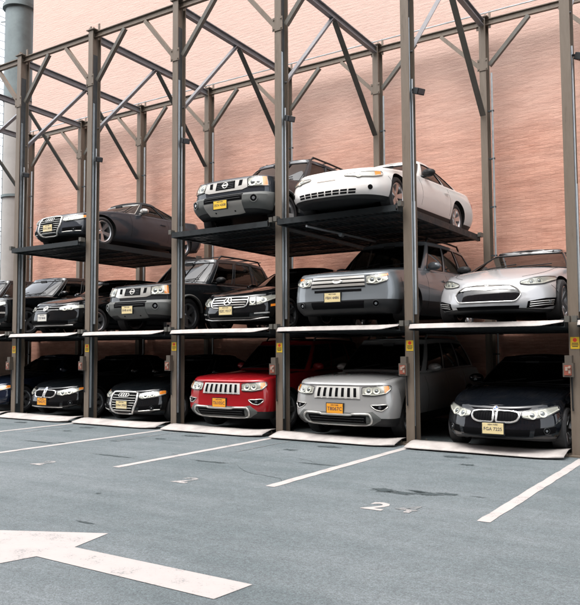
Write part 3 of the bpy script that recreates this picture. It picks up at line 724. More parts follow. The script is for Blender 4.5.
    def loop(s, pts, r, m, name, parent=None, off=.0, closed=True, sub=4, fn=None, nn=None, n=6):
        fn = fn or s.F; nn = nn or s.FN; P = []
        N_ = len(pts)
        if closed and N_ > 4 and N_ < 14:
            nw = []
            for i in range(N_):
                p0, p1, p2, p3 = (Vector(pts[(i + d) % N_]) for d in (-1, 0, 1, 2))
                for q in (0, .25, .5, .75):
                    nw.append(tuple(p1 + (p2 - p0) * .5 * .6 * (q - 2 * q * q + q ** 3) + (p2 - p1) * (3 * q * q - 2 * q ** 3) + (p3 - p1) * .5 * .6 * (q ** 3 - q * q)))
            pts = nw; N_ = len(pts); sub = 1
        for i in range(N_ if closed else N_ - 1):
            (a, b), (c, d) = pts[i], pts[(i + 1) % N_]
            for k in range(sub): u, z = a + (c - a) * k / sub, b + (d - b) * k / sub; P.append(fn(u, z) + nn(u, z) * off)
        if not closed: u, z = pts[-1]; P.append(fn(u, z) + nn(u, z) * off)
        return MB().tube(P, r, n, closed).build(name, m, parent or s.root, 60)
    def disc(s, x, z, r, dp, m, name, parent=None, off=0, n=20, prof=None, fn=None, nn=None):
        p = (fn or s.F)(x, z); q = (nn or s.FN)(x, z)
        prof = prof or [(0, .001), (0, r), (dp * .7, r), (dp, r * .9), (dp, .001)]
        mb = MB().lathe(prof, n, 'z', closed=False); M = q.to_track_quat('Z', 'Y').to_matrix().to_4x4()
        M.translation = p + q * off
        mb.v = [tuple(M @ Vector(v)) for v in mb.v]
        return mb.build(name, m, parent or s.root, 40)
    def on(s, mb, x, z, off=0, flat=False):
        """put a flat emblem drawn in (x, z) with y = -height onto the nose"""
        p = s.F(x, z); q = Vector((0, -1, 0)) if flat else s.FN(x, z)
        xa = Vector((1, 0, 0)); xa = (xa - q * xa.dot(q)).normalized(); za = q.cross(xa) * -1
        if za.z < 0: za = -za
        mb.v = [tuple(p + q * (off - v[1]) + xa * v[0] + za * v[2]) for v in mb.v]; return mb
    # ---- cabin
    def cabin(s):
        S = s.S; G = S['gh']; yc, yrf, yrr, yb, wb, wr, H = (G[k] for k in ('yc', 'yrf', 'yrr', 'yb', 'wb', 'wr', 'H'))
        lf0, lf1, lr0, lr1 = G.get('lf0', .42), G.get('lf1', .16), G.get('lr0', .3), G.get('lr1', .14); nn = G.get('n', 2.3); rr_ = .07
        drop = pchip(G.get('drop', [(yrf, .035), (yrf + (yrr - yrf) * .4, 0), (yrf + (yrr - yrf) * .6, .0), (yrr, .05)]))
        rm = G.get('mat', s.P); uA = G.get('uA', .80)
        us = [(0, k / 14 * uA, 'ws') for k in range(14)] + [(0, uA + (1 - uA) * k / 4, 'A') for k in range(4)]
        prev = 0; wins = G['win']
        for k, (a, b) in enumerate(wins):
            us += [(1, prev + (a - prev) * q / 2, 'P') for q in range(2)] + [(1, a + (b - a) * q / 8, 'w%d' % k) for q in range(8)]; prev = b
        us += [(1, prev + (1 - prev) * q / 3, 'P') for q in range(3)]
        uC = G.get('uC', .3); us += [(2, uC * q / 4, 'P') for q in range(4)] + [(2, uC + (1 - uC) * q / 9, 'bk') for q in range(10)]
        def pt(reg, u, yf, yr, w_, lf, lr):
            if reg == 0:
                th = PI2 * u; return (w_ * math.sin(th) ** (2 / nn), yf + lf * (1 - max(0, math.cos(th)) ** (2 / nn)))
            if reg == 1: return (w_, yf + lf + (yr - lr - yf - lf) * u)
            th = PI2 * (1 - u); return (w_ * max(0, math.sin(th)) ** (2 / nn), yr - lr * (1 - max(0, math.cos(th)) ** (2 / nn)))
        ts = [0, .06, G.get('tb', .11), .25, .45, .65, .8, G.get('tt', .91), 1.0]
        def wrap(y, w_): return w_
        rings = []
        B = [pt(r_, u, yc, yb, wb, lf0, lr0) for r_, u, _ in us]; T = [pt(r_, u, yrf, yrr, wr, lf1, lr1) for r_, u, _ in us]
        Bz = [s.top(x, y).z - .03 for x, y in B]; Tz = [H - .03 - rr_ * .6 - drop(y) for x, y in T]
        for t in ts:
            ring = []
            for (bx, by), (tx, ty), bz, tz in zip(B, T, Bz, Tz):
                bl = .03 * 4 * t * (1 - t); x = bx + (tx - bx) * t; y = by + (ty - by) * t
                x += bl * (x / wb); mid = (yc + yb) / 2; y += bl * (-1 if y < yrf else (1 if y > yrr else 0)) * .9 * (1 - min(1, abs(x) / wb) ** 2)
                ring.append((x, y, bz + (tz - bz) * t))
            rings.append(ring)
        for k in (1, 2, 3):
            ph = PI2 * k / 3; ins = rr_ * (1 - math.cos(ph))
            rings.append([(x * (1 - ins / wr), y + (ins if reg == 0 else -ins if reg == 2 else 0) * (1 - min(1, abs(x) / wr)), tz + rr_ * .6 * math.sin(ph)) for (x, y), tz, (reg, _, _2) in zip(T, Tz, us)])
        last = rings[-1]; NC = 6
        for k in range(1, NC + 1):
            a = k / NC; rings.append([(x * (1 - a), y, z + .03 * (x / wr) * (1 - (1 - a) ** 2)) for x, y, z in last])
        nt_ = len(ts); n = len(us); parts = {}
        it0, it1 = 2, nt_ - 2
        for sg in (1, -1):
            for i in range(len(rings) - 1):
                for j in range(n - 1):
                    tagk = us[j][2]
                    if tagk in ('A', 'P') or not (it0 <= i < it1): key = 'frame'
                    elif tagk in ('ws', 'bk'): key = tagk
                    else: key = tagk + ('R' if sg > 0 else 'L')
                    q = [rings[i][j], rings[i][j + 1], rings[i + 1][j + 1], rings[i + 1][j]]
                    q = [(sg * x, y, z) for x, y, z in q]
                    parts.setdefault(key, MB()).add(q if sg > 0 else q[::-1], [(0, 1, 2, 3)])
        hl = MB(); hl.v = list(parts['frame'].v); hl.f = list(parts['frame'].f); hl.m = list(parts['frame'].m); cc = Vector((0, (yrf + yrr) / 2, H - .55))
        hl.v = [tuple(Vector(v) + (cc - Vector(v)).normalized() * .022) for v in hl.v]; hl.build('headliner', M_SEATD, s.root, 40)
        s.frameo = parts.pop('frame').build('cabin_shell', rm, s.root, 40)
        for key, mb in parts.items():
            nm = {'ws': 'windshield', 'bk': 'rear_window'}.get(key, 'side_window')
            o = mb.build(nm, M_GLASS, s.root, 60); c = Vector((0, (yrf + yrr) / 2, H - .5))
            for v in o.data.vertices: v.co += (c - v.co).normalized() * .006
        s.rings = rings; s.us = us; s.it = (it0, it1); s.wb, s.yc = wb, yc
        # dark surround at each window edge
        for sg in (1, -1):
            for k in range(len(wins)):
                js = [j for j in range(n) if us[j][2] == 'w%d' % k]; j0, j1 = js[0], js[-1] + 1
                ed = [rings[it0][j] for j in range(j0, j1 + 1)] + [rings[i][j1] for i in range(it0 + 1, it1 + 1)] + [rings[it1][j] for j in range(j1 - 1, j0 - 1, -1)] + [rings[i][j0] for i in range(it1 - 1, it0, -1)]
                MB().tube([(sg * x, y, z) for x, y, z in ed], .009, 5, True).build('window_seal', G.get('seal', M_PLAS), s.root, 60)
        js = [j for j in range(n) if us[j][2] == 'ws']; j1 = js[-1] + 1
        ed = [rings[it0][j] for j in range(0, j1 + 1)] + [rings[i][j1] for i in range(it0 + 1, it1 + 1)] + [rings[it1][j] for j in range(j1 - 1, -1, -1)]
        ed = ed + [(-x, y, z) for x, y, z in ed[::-1][1:-1]]
        MB().tube(ed, .010, 5, True).build('windshield_seal', G.get('wseal', M_PLAS), s.root, 60)
        # wipers
        for x0 in (-.45, .1):
            a = Vector(s.pick(.0, abs(x0), x0)); b = Vector(s.pick(.10, abs(x0 + .5), x0 + .5))
            MB().tube([a + Vector((0, -.03, .012)), b + Vector((0, -.025, .012))], .009, 5).build('wiper', M_PLAS, s.root)
        # seats, wheel and dash behind the glass
        sm = S.get('seat', M_SEATD); fl = s.zsh(yc + .6)
        MB().prism([(0, -.25), (.0, .0), (.16, .045), (.42, .02), (.5, -.25)], (0, 1, 0), (0, 0, 1), (-wb * .80, yc + .42, fl - .02), (1, 0, 0), wb * 1.60).build('dashboard', M_SEATD, s.root)
        for sx in (-.38, .38):
            mb = MB(); ys = (yc + yrf) / 2 + .85
            seat_prof = [(-.24, -.3), (.24, -.3), (.25, .06), (.20, .20), (-.20, .20), (-.25, .06)]
            mb.prism(seat_prof, (1, 0, 0), (0, .28, .96), (sx, ys, fl), (0, .96, -.28), .13)
            mb.prism([(-.12, .24), (.12, .24), (.13, .36), (.08, .43), (-.08, .43), (-.13, .36)], (1, 0, 0), (0, .28, .96), (sx, ys + .01, fl - .01), (0, .96, -.28), .09)
            bevel(mb.mesh('x', sm), .02); o = obj('seat', bevel(mb.mesh('seat', sm), .02, 2), s.root)
        if S.get('rows', 2) > 1:
            mb = MB().prism([(-.62, -.3), (.62, -.3), (.62, .12), (.55, .18), (-.55, .18), (-.62, .12)], (1, 0, 0), (0, .3, .95), (0, (yc + yrf) / 2 + 1.75, fl), (0, .95, -.3), .14); mb.build('rear_seat', sm, s.root)
        st = [(-.38 + .17 * math.cos(a), yc + .88 + .05 * math.sin(a), fl - .05 + .15 * math.sin(a)) for a in [2 * math.pi * k / 18 for k in range(18)]]
        # driver sits on the car's left: the right of the picture
        st = [(-x, y, z) for x, y, z in st]
        MB().tube(st, .016, 6, True).build('steering_wheel', M_PLAS, s.root)
    def pick(s, t, ax, x):
        """point on the windshield at height fraction t"""
        it0, it1 = s.it; i = it0 if t < .05 else it0 + 1
        row = s.rings[i]; best = min(row[:14], key=lambda p: abs(p[0] - ax)); return (x, best[1], best[2])
    # ---- wheels
    def wheels(s):
        S = s.S; Rw, tw = S['R'], S.get('tw', .22); rim = Rw * S.get('rim', .70); ns = S.get('spokes', 5)
        key = (Rw, tw, ns)
        if key not in WHEEL:
            h = tw / 2
            ty = MB().lathe([(-h * .82, rim), (-h, rim + .03), (-h * .98, Rw - .04), (-h * .8, Rw - .008), (-h * .4, Rw), (h * .4, Rw), (h * .8, Rw - .008), (h * .98, Rw - .04), (h, rim + .03), (h * .82, rim)], 40, 'x').mesh('tyre', M_RUB, 35)
            rm = MB().lathe([(h * .86, rim), (h * .90, rim - .012), (h * .80, rim - .03), (h * .3, rim - .045), (-h * .8, rim - .03), (-h * .8, rim)], 40, 'x')
            rm.lathe([(h * .55, .001), (h * .62, .055), (h * .5, .075), (h * .2, .08)], 20, 'x', closed=False)
            for k in range(ns):
                a = 2 * math.pi * k / ns; M = Matrix.Rotation(a, 4, 'X')
                vs_ = [Vector(p) for p in ((h * .25, -.035, .05), (h * .25, .035, .05), (h * .6, .03, .05), (h * .6, -.03, .05), (h * .45, -.055 * 5 / ns - .01, rim - .02), (h * .45, .055 * 5 / ns + .01, rim - .02), (h * .82, .045 * 5 / ns + .008, rim - .02), (h * .82, -.045 * 5 / ns - .008, rim - .02))]
                rm.add([M @ v for v in vs_], [(0, 1, 2, 3), (4, 7, 6, 5), (0, 4, 5, 1), (1, 5, 6, 2), (2, 6, 7, 3), (3, 7, 4, 0)])
            rmm = rm.mesh('rim', S.get('rimmat', M_ALLOY), 35)
            hb = MB().lathe([(-h * .6, .001), (-h * .6, rim - .05), (h * .05, rim - .05), (h * .05, .001)], 28, 'x', closed=False).mesh('wheel', M_WELL, 35)
            WHEEL[key] = (ty, rmm, hb)
        ty, rmm, hb = WHEEL[key]
        for yy in (S['ax'], S['ax'] + S['wb']):
            for sg in (-1, 1):
                wl = obj('wheel', hb, s.root); wl.location = (sg * (s.hw - S.get('wi', .02) - tw / 2), yy, Rw)
                wl.rotation_euler = (random.uniform(0, 6), 0, 0 if sg > 0 else math.pi)
                obj('tyre', ty, wl); obj('rim', rmm, wl)
    # ---- small parts common to all cars
    def trim(s):
        S = s.S; yc = s.yc; G = S['gh']
        ds = S.get('doors', [yc + .25, yc + 1.25, yc + 2.2])
        for sg in (1, -1):
            fn = lambda u, z, sg=sg: s.SD(u, z, sg); nn_ = lambda u, z, sg=sg: s.SN(u, z, sg)
            for yd in ds: s.loop([(yd, s.zs(yd)), (yd + .02, s.zs(yd) - .2), (yd - .0, s.zb(yd) + .14)], .0035, M_BLK, 'door_seam', None, -.001, False, 6, fn, nn_, 4)
            for a, b in zip(ds, ds[1:]):
                z = s.zs(b) - .13
                s.patch([(b - .26, z + .018), (b - .07, z + .022)], [(b - .26, z - .01), (b - .07, z - .008)], .03, .012, S.get('handle', s.P), 'door_handle', None, 6, 2, 0, fn, nn_)
            if S.get('side_strip'):
                z0 = S['side_strip']; s.patch([(ds[0] - .1, z0 + .02), (ds[-1], z0 + .02)], [(ds[0] - .1, z0 - .02), (ds[-1], z0 - .02)], .012, .014, S.get('stripmat', M_PLAS), 'side_strip', None, 20, 2, 0, fn, nn_)
            if S.get('flare'):
                for yy in (S['ax'], S['ax'] + S['wb']):
                    ra = S['R'] * S.get('arch', 1.14); pts = [(yy + ra * math.cos(a), S['R'] * 1.02 + ra * math.sin(a)) for a in [math.pi * (k / 20) for k in range(1, 20)]]
                    pts = [p for p in pts if p[1] > .25]
                    s.loop(pts, .028, S['flare'], 'arch_flare', None, .002, False, 1, fn, nn_, 6)
            # mirror
            wm = s.wb; zb_ = s.zsh(yc + .4); mx = sg * (wm + .12); my = yc + S.get('mir_y', .55); mz = zb_ + S.get('mir_z', .09)
            mb = MB(); prof = [(-.07, .001), (-.065, .05), (-.03, .085), (.03, .095), (.05, .09), (.05, .001)]
            mb.lathe(prof, 16, 'y', closed=False)
            mb.v = [(v[0] * 1.35 + mx, v[1] * 1.0 + my, v[2] * .82 + mz) for v in mb.v]
            mb.tube([(sg * (wm - .03), my, mz - .07), (mx, my, mz - .035)], [.035, .03], 8)
            mo = mb.build('side_mirror', S.get('mirror', s.P), s.root, 40)
            gl = MB().lathe([(.0515, .001), (.0515, .082)], 16, 'y', closed=False); gl.v = [(v[0] * 1.35 + mx, v[1] + my, v[2] * .82 + mz) for v in gl.v]
            gl.build('mirror_glass', M_CHROME, mo)
            # bumper joint behind the lamp
            yb_ = S['ax'] - S['R'] * S.get('arch', 1.14) * .80
            s.loop([(yb_ - .10, s.zs(yb_) - .10), (yb_ - .05, s.zb(yb_) + .36), (yb_ + .0, s.zb(yb_) + .28)], .0035, M_BLK, 'bumper_seam', None, -.001, False, 5, fn, nn_, 4)
        # mirror and sticker inside the windshield
        H = G['H']; MB().box((-.11, G['yrf'] - .10, H - .20), (.11, G['yrf'] - .07, H - .13)).build('rear_view_mirror', M_PLAS, s.root)
        # bonnet shut lines
        for sg in (1, -1):
            P = []
            for k in range(16):
                y = S.get('hood0', .35) + (yc + .12 - S.get('hood0', .35)) * k / 15; P.append(s.top(sg * s.halfw(y, 1, s.er) * .93, y) + Vector((0, 0, .0005)))
            MB().tube(P, .0035, 4).build('hood_seam', M_BLK, s.root)
            if S.get('crease'):
                P = [s.top(sg * (.34 + .18 * k / 15), .4 + (yc - .5) * k / 15) + Vector((0, 0, -.004)) for k in range(16)]
                MB().tube(P, .009, 6).build('hood_crease', s.P, s.root, 80)
        # tail lamps and rear plate
        zt = s.zs(s.L - .1)
        s.pair([(s.hw * .55, zt - .03), (s.hw * .95, zt - .05)], [(s.hw * .55, zt - .17), (s.hw * .95, zt - .19)], .008, .02, M_RED, 'tail_lamp', None, 8, 3, 0, s.RR, lambda x, z: Vector((x * .5, 1, 0)).normalized())
    def roof_rails(s, m, z=.05):
        G = s.S['gh']; y0, y1, x, H = G['yrf'] + .25, G['yrr'] - .15, G['wr'] - .06, G['H']
        for sg in (1, -1):
            P = [(sg * x, y0, H - .06), (sg * x, y0 + .1, H + z * .8), (sg * x, (y0 + y1) / 2, H + z), (sg * x, y1 - .1, H + z * .8), (sg * x, y1, H - .06)]
            MB().tube(P, .02, 8).build('roof_rail', m, s.root, 60)
        return x, y0, y1, H
    def plate(s, x, z, m, txt=None, frame=None, tilt=0, off=.022, wd=.31, ht=.155):
        y = s.F(x, z).y - off
        mb = MB().box((x - wd / 2, y - .004, z - ht / 2), (x + wd / 2, y, z + ht / 2))
        o = obj('license_plate', bevel(mb.mesh('license_plate', m), .003), s.root)
        fb = MB().box((x - wd / 2 - .014, y + .0005, z - ht / 2 - .014), (x + wd / 2 + .014, y + .03, z + ht / 2 + .014)); fb.build('plate_holder', frame or M_PLAS, o)
        if txt:
            for t_, sz, dz in ((txt, .085 if len(txt) < 7 else .066, -.008), ('NEW YORK', .028, .056)):
                me = text_mesh(t_, sz).copy(); me.materials.clear(); me.materials.append(M_INK)
                q = obj('lettering', me, o); q.rotation_euler.x = R(90); q.location = (x, y - .0052, z + dz)
        return o
    def lamp(s, top, bot, bulbs=(), amber=None, bez=M_LAMP, off=.004, bulb_m=None, gask=None):
        """headlamp on both sides: reflector bowl, projectors, amber corner, clear cover"""
        hs = s.pair(top, bot, off, .03, M_LAMPM if bez is M_LAMP else bez, 'headlight', None, 14, 4)
        for sg, ho in ((1, hs[0]), (-1, hs[1])):
            for bx, bz, br in bulbs:
                s.disc(sg * bx, bz, br, .012, M_LAMP, 'reflector_bowl', ho, off + .0005, 18, [(.002, br * .9), (.004, br * 1.3), (.010, br * 1.55), (.006, br * 1.6)])
                s.disc(sg * bx, bz, br * .75, .02, bulb_m or M_BULB, 'projector', ho, off, 18, [(0, br * .75), (.006, br * .75), (.014, br * .5), (.018, br * .2), (.019, .001)])
            f = (lambda pl: pl) if sg > 0 else (lambda pl: [(-u, z) for u, z in pl[::-1]])
            lo = f(bot); up_ = f(top); s.loop([(u, z + .012) for u, z in lo], .008, M_LAMP, 'light_bar', ho, off + .006, False, 4)
            if amber: s.patch(f(amber[0]), f(amber[1]), off + .006, .012, M_AMBER, 'turn_signal', ho, 6, 3)
            s.patch(f(top), f(bot), off + .026, .002, M_CLEAR, 'lens', ho, 12, 4, .004)
            pl = f(top) + f(bot)[::-1]
            s.loop(pl, .005, gask or M_LAMPD, 'lamp_gasket', ho, off + .004, True, 4)
        return hs
    def fog(s, x, z, r, ring=M_PLAS, bowl=M_BLK):
        ring = M_PLAS if ring is M_SATIN else ring
        for sg in (1, -1):
            b_ = s.disc(sg * x, z, r * 1.35, .006, bowl, 'fog_lamp', None, .001, 18)
            s.disc(sg * x, z, r * .5, .010, M_BULB, 'fog_lens', b_, .004, 16)
            s.disc(sg * x, z, r, .012, ring, 'fog_ring', b_, .003, 18, [(0, r * 1.4), (.012, r * 1.32), (.012, r * 1.1), (0, r * 1.05)])
WHEEL = {}
def rrect(x0, x1, z0, z1, r, k=4):
    P = []
    for cx, cz, a0 in ((x1 - r, z1 - r, 0), (x0 + r, z1 - r, 90), (x0 + r, z0 + r, 180), (x1 - r, z0 + r, 270)):
        for q in range(k + 1): a = R(a0 + 90 * q / k); P.append((cx + r * math.cos(a), cz + r * math.sin(a)))
    return P
def ring_mesh(r, t, n=24, mb=None, c=(0, 0), hgt=.006):
    mb = mb or MB(); return mb.tube([(c[0] + r * math.cos(2 * math.pi * k / n), -hgt, c[1] + r * math.sin(2 * math.pi * k / n)) for k in range(n)], t, 6, True)
def bar2(mb, a, b, wd, mi=0, h0=.002, h1=.010):
    a, b = Vector(a), Vector(b); d = (b - a).normalized(); n = Vector((-d.y, d.x)) * wd / 2
    q = [a + n, a - n, b - n, b + n]
    return mb.add([(p.x, -h0, p.y) for p in q] + [(p.x, -h1, p.y) for p in q], [(4, 5, 6, 7), (0, 4, 7, 3), (1, 2, 6, 5), (0, 1, 5, 4), (2, 3, 7, 6)], mi)

def base_sedan(**k):
    S = dict(L=4.62, W=1.81, zsh=[(0, .64), (.2, .70), (.7, .80), (1.35, .90), (2.2, .935), (3.6, .97), (4.3, 1.01), (4.62, .97)],
             zb=[(0, .22), (.4, .18), (4.2, .2), (4.62, .3)], side=[(0, .09), (.2, .03), (.5, 0), (.8, .025), (1, .075)],
             front=[(0, .09), (.12, .015), (.3, 0), (.6, .03), (.85, .06), (1, .11)], rear=[(0, .1), (.3, 0), (.7, .02), (1, .08)],
             nf=2.5, Lf=.8, nr=3, Lr=.5, er=.06, crown=[(0, .0), (.3, .03), (1.2, .05), (2, .03), (4.62, .03)],
             R=.325, ax=.80, wb=2.80, clad=.08, spokes=5,
             gh=dict(yc=1.42, yrf=2.25, yrr=3.35, yb=4.22, wb=.80, wr=.56, H=1.43, win=[(.03, .47), (.52, .92)]))
    g_ = k.pop('gh', None); S.update(k)
    if g_: S['gh'] = {**S['gh'], **g_}
    return S
def base_suv(**k):
    S = dict(L=4.82, W=1.93, zsh=[(0, .95), (.25, .99), (.9, 1.05), (1.4, 1.08), (2.2, 1.10), (4.3, 1.15), (4.82, 1.12)],
             zb=[(0, .27), (.4, .24), (4.3, .28), (4.82, .4)], side=[(0, .09), (.2, .025), (.5, 0), (.8, .02), (1, .07)],
             front=[(0, .13), (.1, .04), (.25, 0), (.5, .02), (.8, .035), (1, .07)], rear=[(0, .1), (.3, 0), (.7, .02), (1, .06)],
             nf=3.1, Lf=.62, nr=4, Lr=.35, er=.06, crown=[(0, 0), (.3, .025), (1.3, .045), (4.8, .02)],
             R=.375, tw=.245, ax=.92, wb=2.91, clad=.14, spokes=5,
             gh=dict(yc=1.42, yrf=2.15, yrr=4.25, yb=4.72, wb=.84, wr=.67, H=1.76, win=[(.02, .33), (.37, .66), (.70, .96)], lf0=.36))
    g_ = k.pop('gh', None); S.update(k)
    if g_: S['gh'] = {**S['gh'], **g_}
    return S

def finish(c):
    c.body(); c.cabin(); c.wheels(); c.trim()

# --- off-roader with seven-slot grille (red one and silver one)
def seven_slot(label, loc, P, plate_m, txt):
    c = Car('suv', label, loc, base_suv(cat='car', clad=.2, nf=3.5, Lf=.52, seat=M_SEATD, mirror=P), P); finish(c)
    # bright band round the slots
    face = c.patch([(-.44, .895), (.44, .895)], [(-.43, .70), (.43, .70)], .012, .03, M_BRIGHT, 'grille', None, 20, 5)
    for k in range(7):
        x = (k - 3) * .118; wd = .031
        b_ = c.patch([(x - wd - .010, .885), (x + wd + .010, .885)], [(x - wd - .010, .712), (x + wd + .010, .712)], .018, .02, M_BRIGHT, 'slot_frame', face, 4, 3)
        c.patch([(x - wd + .004, .872), (x + wd - .004, .872)], [(x - wd + .004, .727), (x + wd - .004, .727)], .0195, .012, M_BLK, 'grille_slot', face, 3, 3)
    c.lamp([(.49, .885), (.70, .905), (.92, .92)], [(.49, .765), (.70, .755), (.86, .785), (.92, .85)], [(.60, .832, .042), (.73, .836, .038)], ([(.845, .905), (.905, .912)], [(.845, .80), (.905, .85)]), M_LAMP)
    # lower intake with silver surround, on black lower fascia
    c.patch([(-.80, .40), (-.66, .50), (-.52, .475), (.52, .475), (.66, .50), (.80, .40)], [(-.80, .36), (-.66, .27), (-.5, .25), (.5, .25), (.66, .27), (.80, .36)], .006, .02, M_GPLAS, 'lower_fascia', None, 30, 5)
    it = c.patch([(-.56, .425), (.56, .425)], [(-.50, .31), (.50, .31)], .012, .02, M_BLK, 'lower_intake', None, 24, 3)
    c.loop([(-.60, .455), (-.32, .45), (-.26, .435), (.26, .435), (.32, .45), (.60, .455), (.66, .37), (.56, .285), (-.56, .285), (-.66, .37)], .019, M_SATIN, 'intake_surround', it, .016, True, 5)
    for k in range(2): c.loop([(-.52, .35 + .04 * k), (.52, .35 + .04 * k)], .006, M_PLAS, 'intake_bar', it, .014, False, 10)
    # fog lamps in almond shaped bright frames
    for sg in (1, -1):
        P_ = [(sg * u, z) for u, z in ((.62, .60), (.74, .605), (.86, .615), (.87, .575), (.80, .515), (.70, .535))]
        q = c.patch([(.63, .598), (.86, .612)] if sg > 0 else [(-.86, .612), (-.63, .598)], [(.63, .59), (.70, .54), (.80, .52), (.86, .575)] if sg > 0 else [(-.86, .575), (-.80, .52), (-.70, .54), (-.63, .59)], .004, .01, M_BLK, 'fog_lamp', None, 8, 3)
        c.loop(P_, .009, M_SATIN, 'fog_frame', q, .004, True, 3); c.disc(sg * .765, .567, .024, .008, M_LAMPD, 'fog_lens', q, .004, 14)
    c.plate(-.02, .535, plate_m, txt)
    c.roof_rails(M_SATIN, .035)
    # bonnet lip line
    c.loop([(-.84, .925), (-.45, .915), (.45, .915), (.84, .925)], .0045, M_BLK, 'hood_lip', None, .0, False, 8, n=4)
    return c
# --- twin-oval grille sedan
def twin_oval(label, loc, P, plate_m, txt, bright=M_CHROME, newer=True):
    c = Car('sedan', label, loc, base_sedan(crease=True), P); finish(c)
    for sg in (1, -1):
        P_ = [(sg * u, z) for u, z in ((.025, .475), (.03, .585), (.06, .612), (.25, .606), (.345, .585), (.355, .54), (.32, .485), (.24, .455), (.06, .452))]
        q = c.patch([(.03, .60), (.30, .60), (.345, .575)] if sg > 0 else [(-.345, .575), (-.30, .60), (-.03, .60)], [(.03, .465), (.25, .465), (.345, .53)] if sg > 0 else [(-.345, .53), (-.25, .465), (-.03, .465)], .008, .02, M_BLK, 'kidney_grille', None, 10, 4)
        c.loop(P_, .016, bright, 'grille_frame', q, .014, True, 3)
        for k in range(7):
            x = sg * (.065 + k * .042); c.loop([(x, .475), (x, .595)], .006, M_BLK, 'grille_bar', q, .010, False, 3)
    c.lamp([(.40, .595), (.56, .625), (.72, .66), (.84, .68)], [(.40, .525), (.52, .505), (.70, .54), (.84, .62)], [(.53, .562, .042), (.66, .585, .042)], None if newer else ([(.80, .67), (.845, .68)], [(.80, .61), (.845, .635)]))
    mb = MB(); mb.lathe([(-.002, .001), (-.008, .041), (0, .043)], 24, 'y', closed=False); ring_mesh(.038, .005, 24, mb)
    for k in range(4):
        a0 = k * PI2; mb.add([(0, -.0095, 0)] + [(.028 * math.cos(a0 + PI2 * q / 5), -.0095, .028 * math.sin(a0 + PI2 * q / 5)) for q in range(6)], [(0, i, i + 1) for i in range(1, 6)], 1 + k % 2)
    c.on(mb, 0, .645, .004).build('emblem', [M_CHROME, M_BLUE, M_WHITE], c.root, 40)
    it = c.patch([(-.50, .36), (.50, .36)], [(-.46, .265), (.46, .265)], .004, .012, M_BLK, 'lower_intake', None, 20, 3)
    c.loop([(-.56, .245), (.56, .245)], .010, M_SATIN if not newer else M_PLAS, 'lip_strip', it, .006, False, 12)
    c.pair([(.56, .38), (.80, .40)], [(.56, .27), (.80, .31)], .003, .01, M_BLK, 'corner_intake', None, 8, 3)
    c.fog(.70, .345, .036, M_SATIN)
    c.plate(-.01, .365, plate_m, txt)
    return c
# --- four-ring saloon / convertible
def frame_grille(name, label, loc, P, plate_m, txt, S, bright=M_CHROME):
    c = Car(name, label, loc, S, P); finish(c)
    q = c.patch([(-.36, .60), (-.30, .635), (.30, .635), (.36, .60)], [(-.36, .45), (-.25, .23), (.25, .23), (.36, .45)], .006, .02, M_BLK, 'grille', None, 20, 6)
    c.loop([(-.37, .60), (-.31, .645), (.31, .645), (.37, .60), (.365, .45), (.27, .225), (-.27, .225), (-.365, .45)], .022, bright, 'grille_frame', q, .014, True, 4)
    for k in range(7):
        z = .275 + k * .05; xw = .33 if z > .45 else .24 + (z - .23) * .4; c.loop([(-xw, z), (xw, z)], .007, M_SATIN, 'grille_bar', q, .012, False, 8)
    mb = MB()
    for k in range(4): ring_mesh(.044, .0075, 20, mb, ((k - 1.5) * .066, 0))
    c.on(mb, 0, .575, .018).build('emblem', M_BRIGHT, q, 60)
    c.lamp([(.42, .61), (.58, .645), (.84, .675)], [(.42, .54), (.50, .515), (.72, .55), (.84, .60)], [(.55, .578, .040), (.67, .598, .036)], ([(.775, .665), (.845, .675)], [(.775, .60), (.845, .61)]))
    c.pair([(.44, .36), (.80, .40)], [(.44, .27), (.80, .30)], .003, .01, M_BLK, 'corner_intake', None, 8, 3)
    c.loop([(.44, .27), (.80, .30)], .010, M_SATIN, 'intake_strip', None, .008, False, 6); c.loop([(-.44, .27), (-.80, .30)], .010, M_SATIN, 'intake_strip', None, .008, False, 6)
    c.fog(.68, .335, .032, M_SATIN)
    c.plate(0, .385, plate_m, txt)
    return c
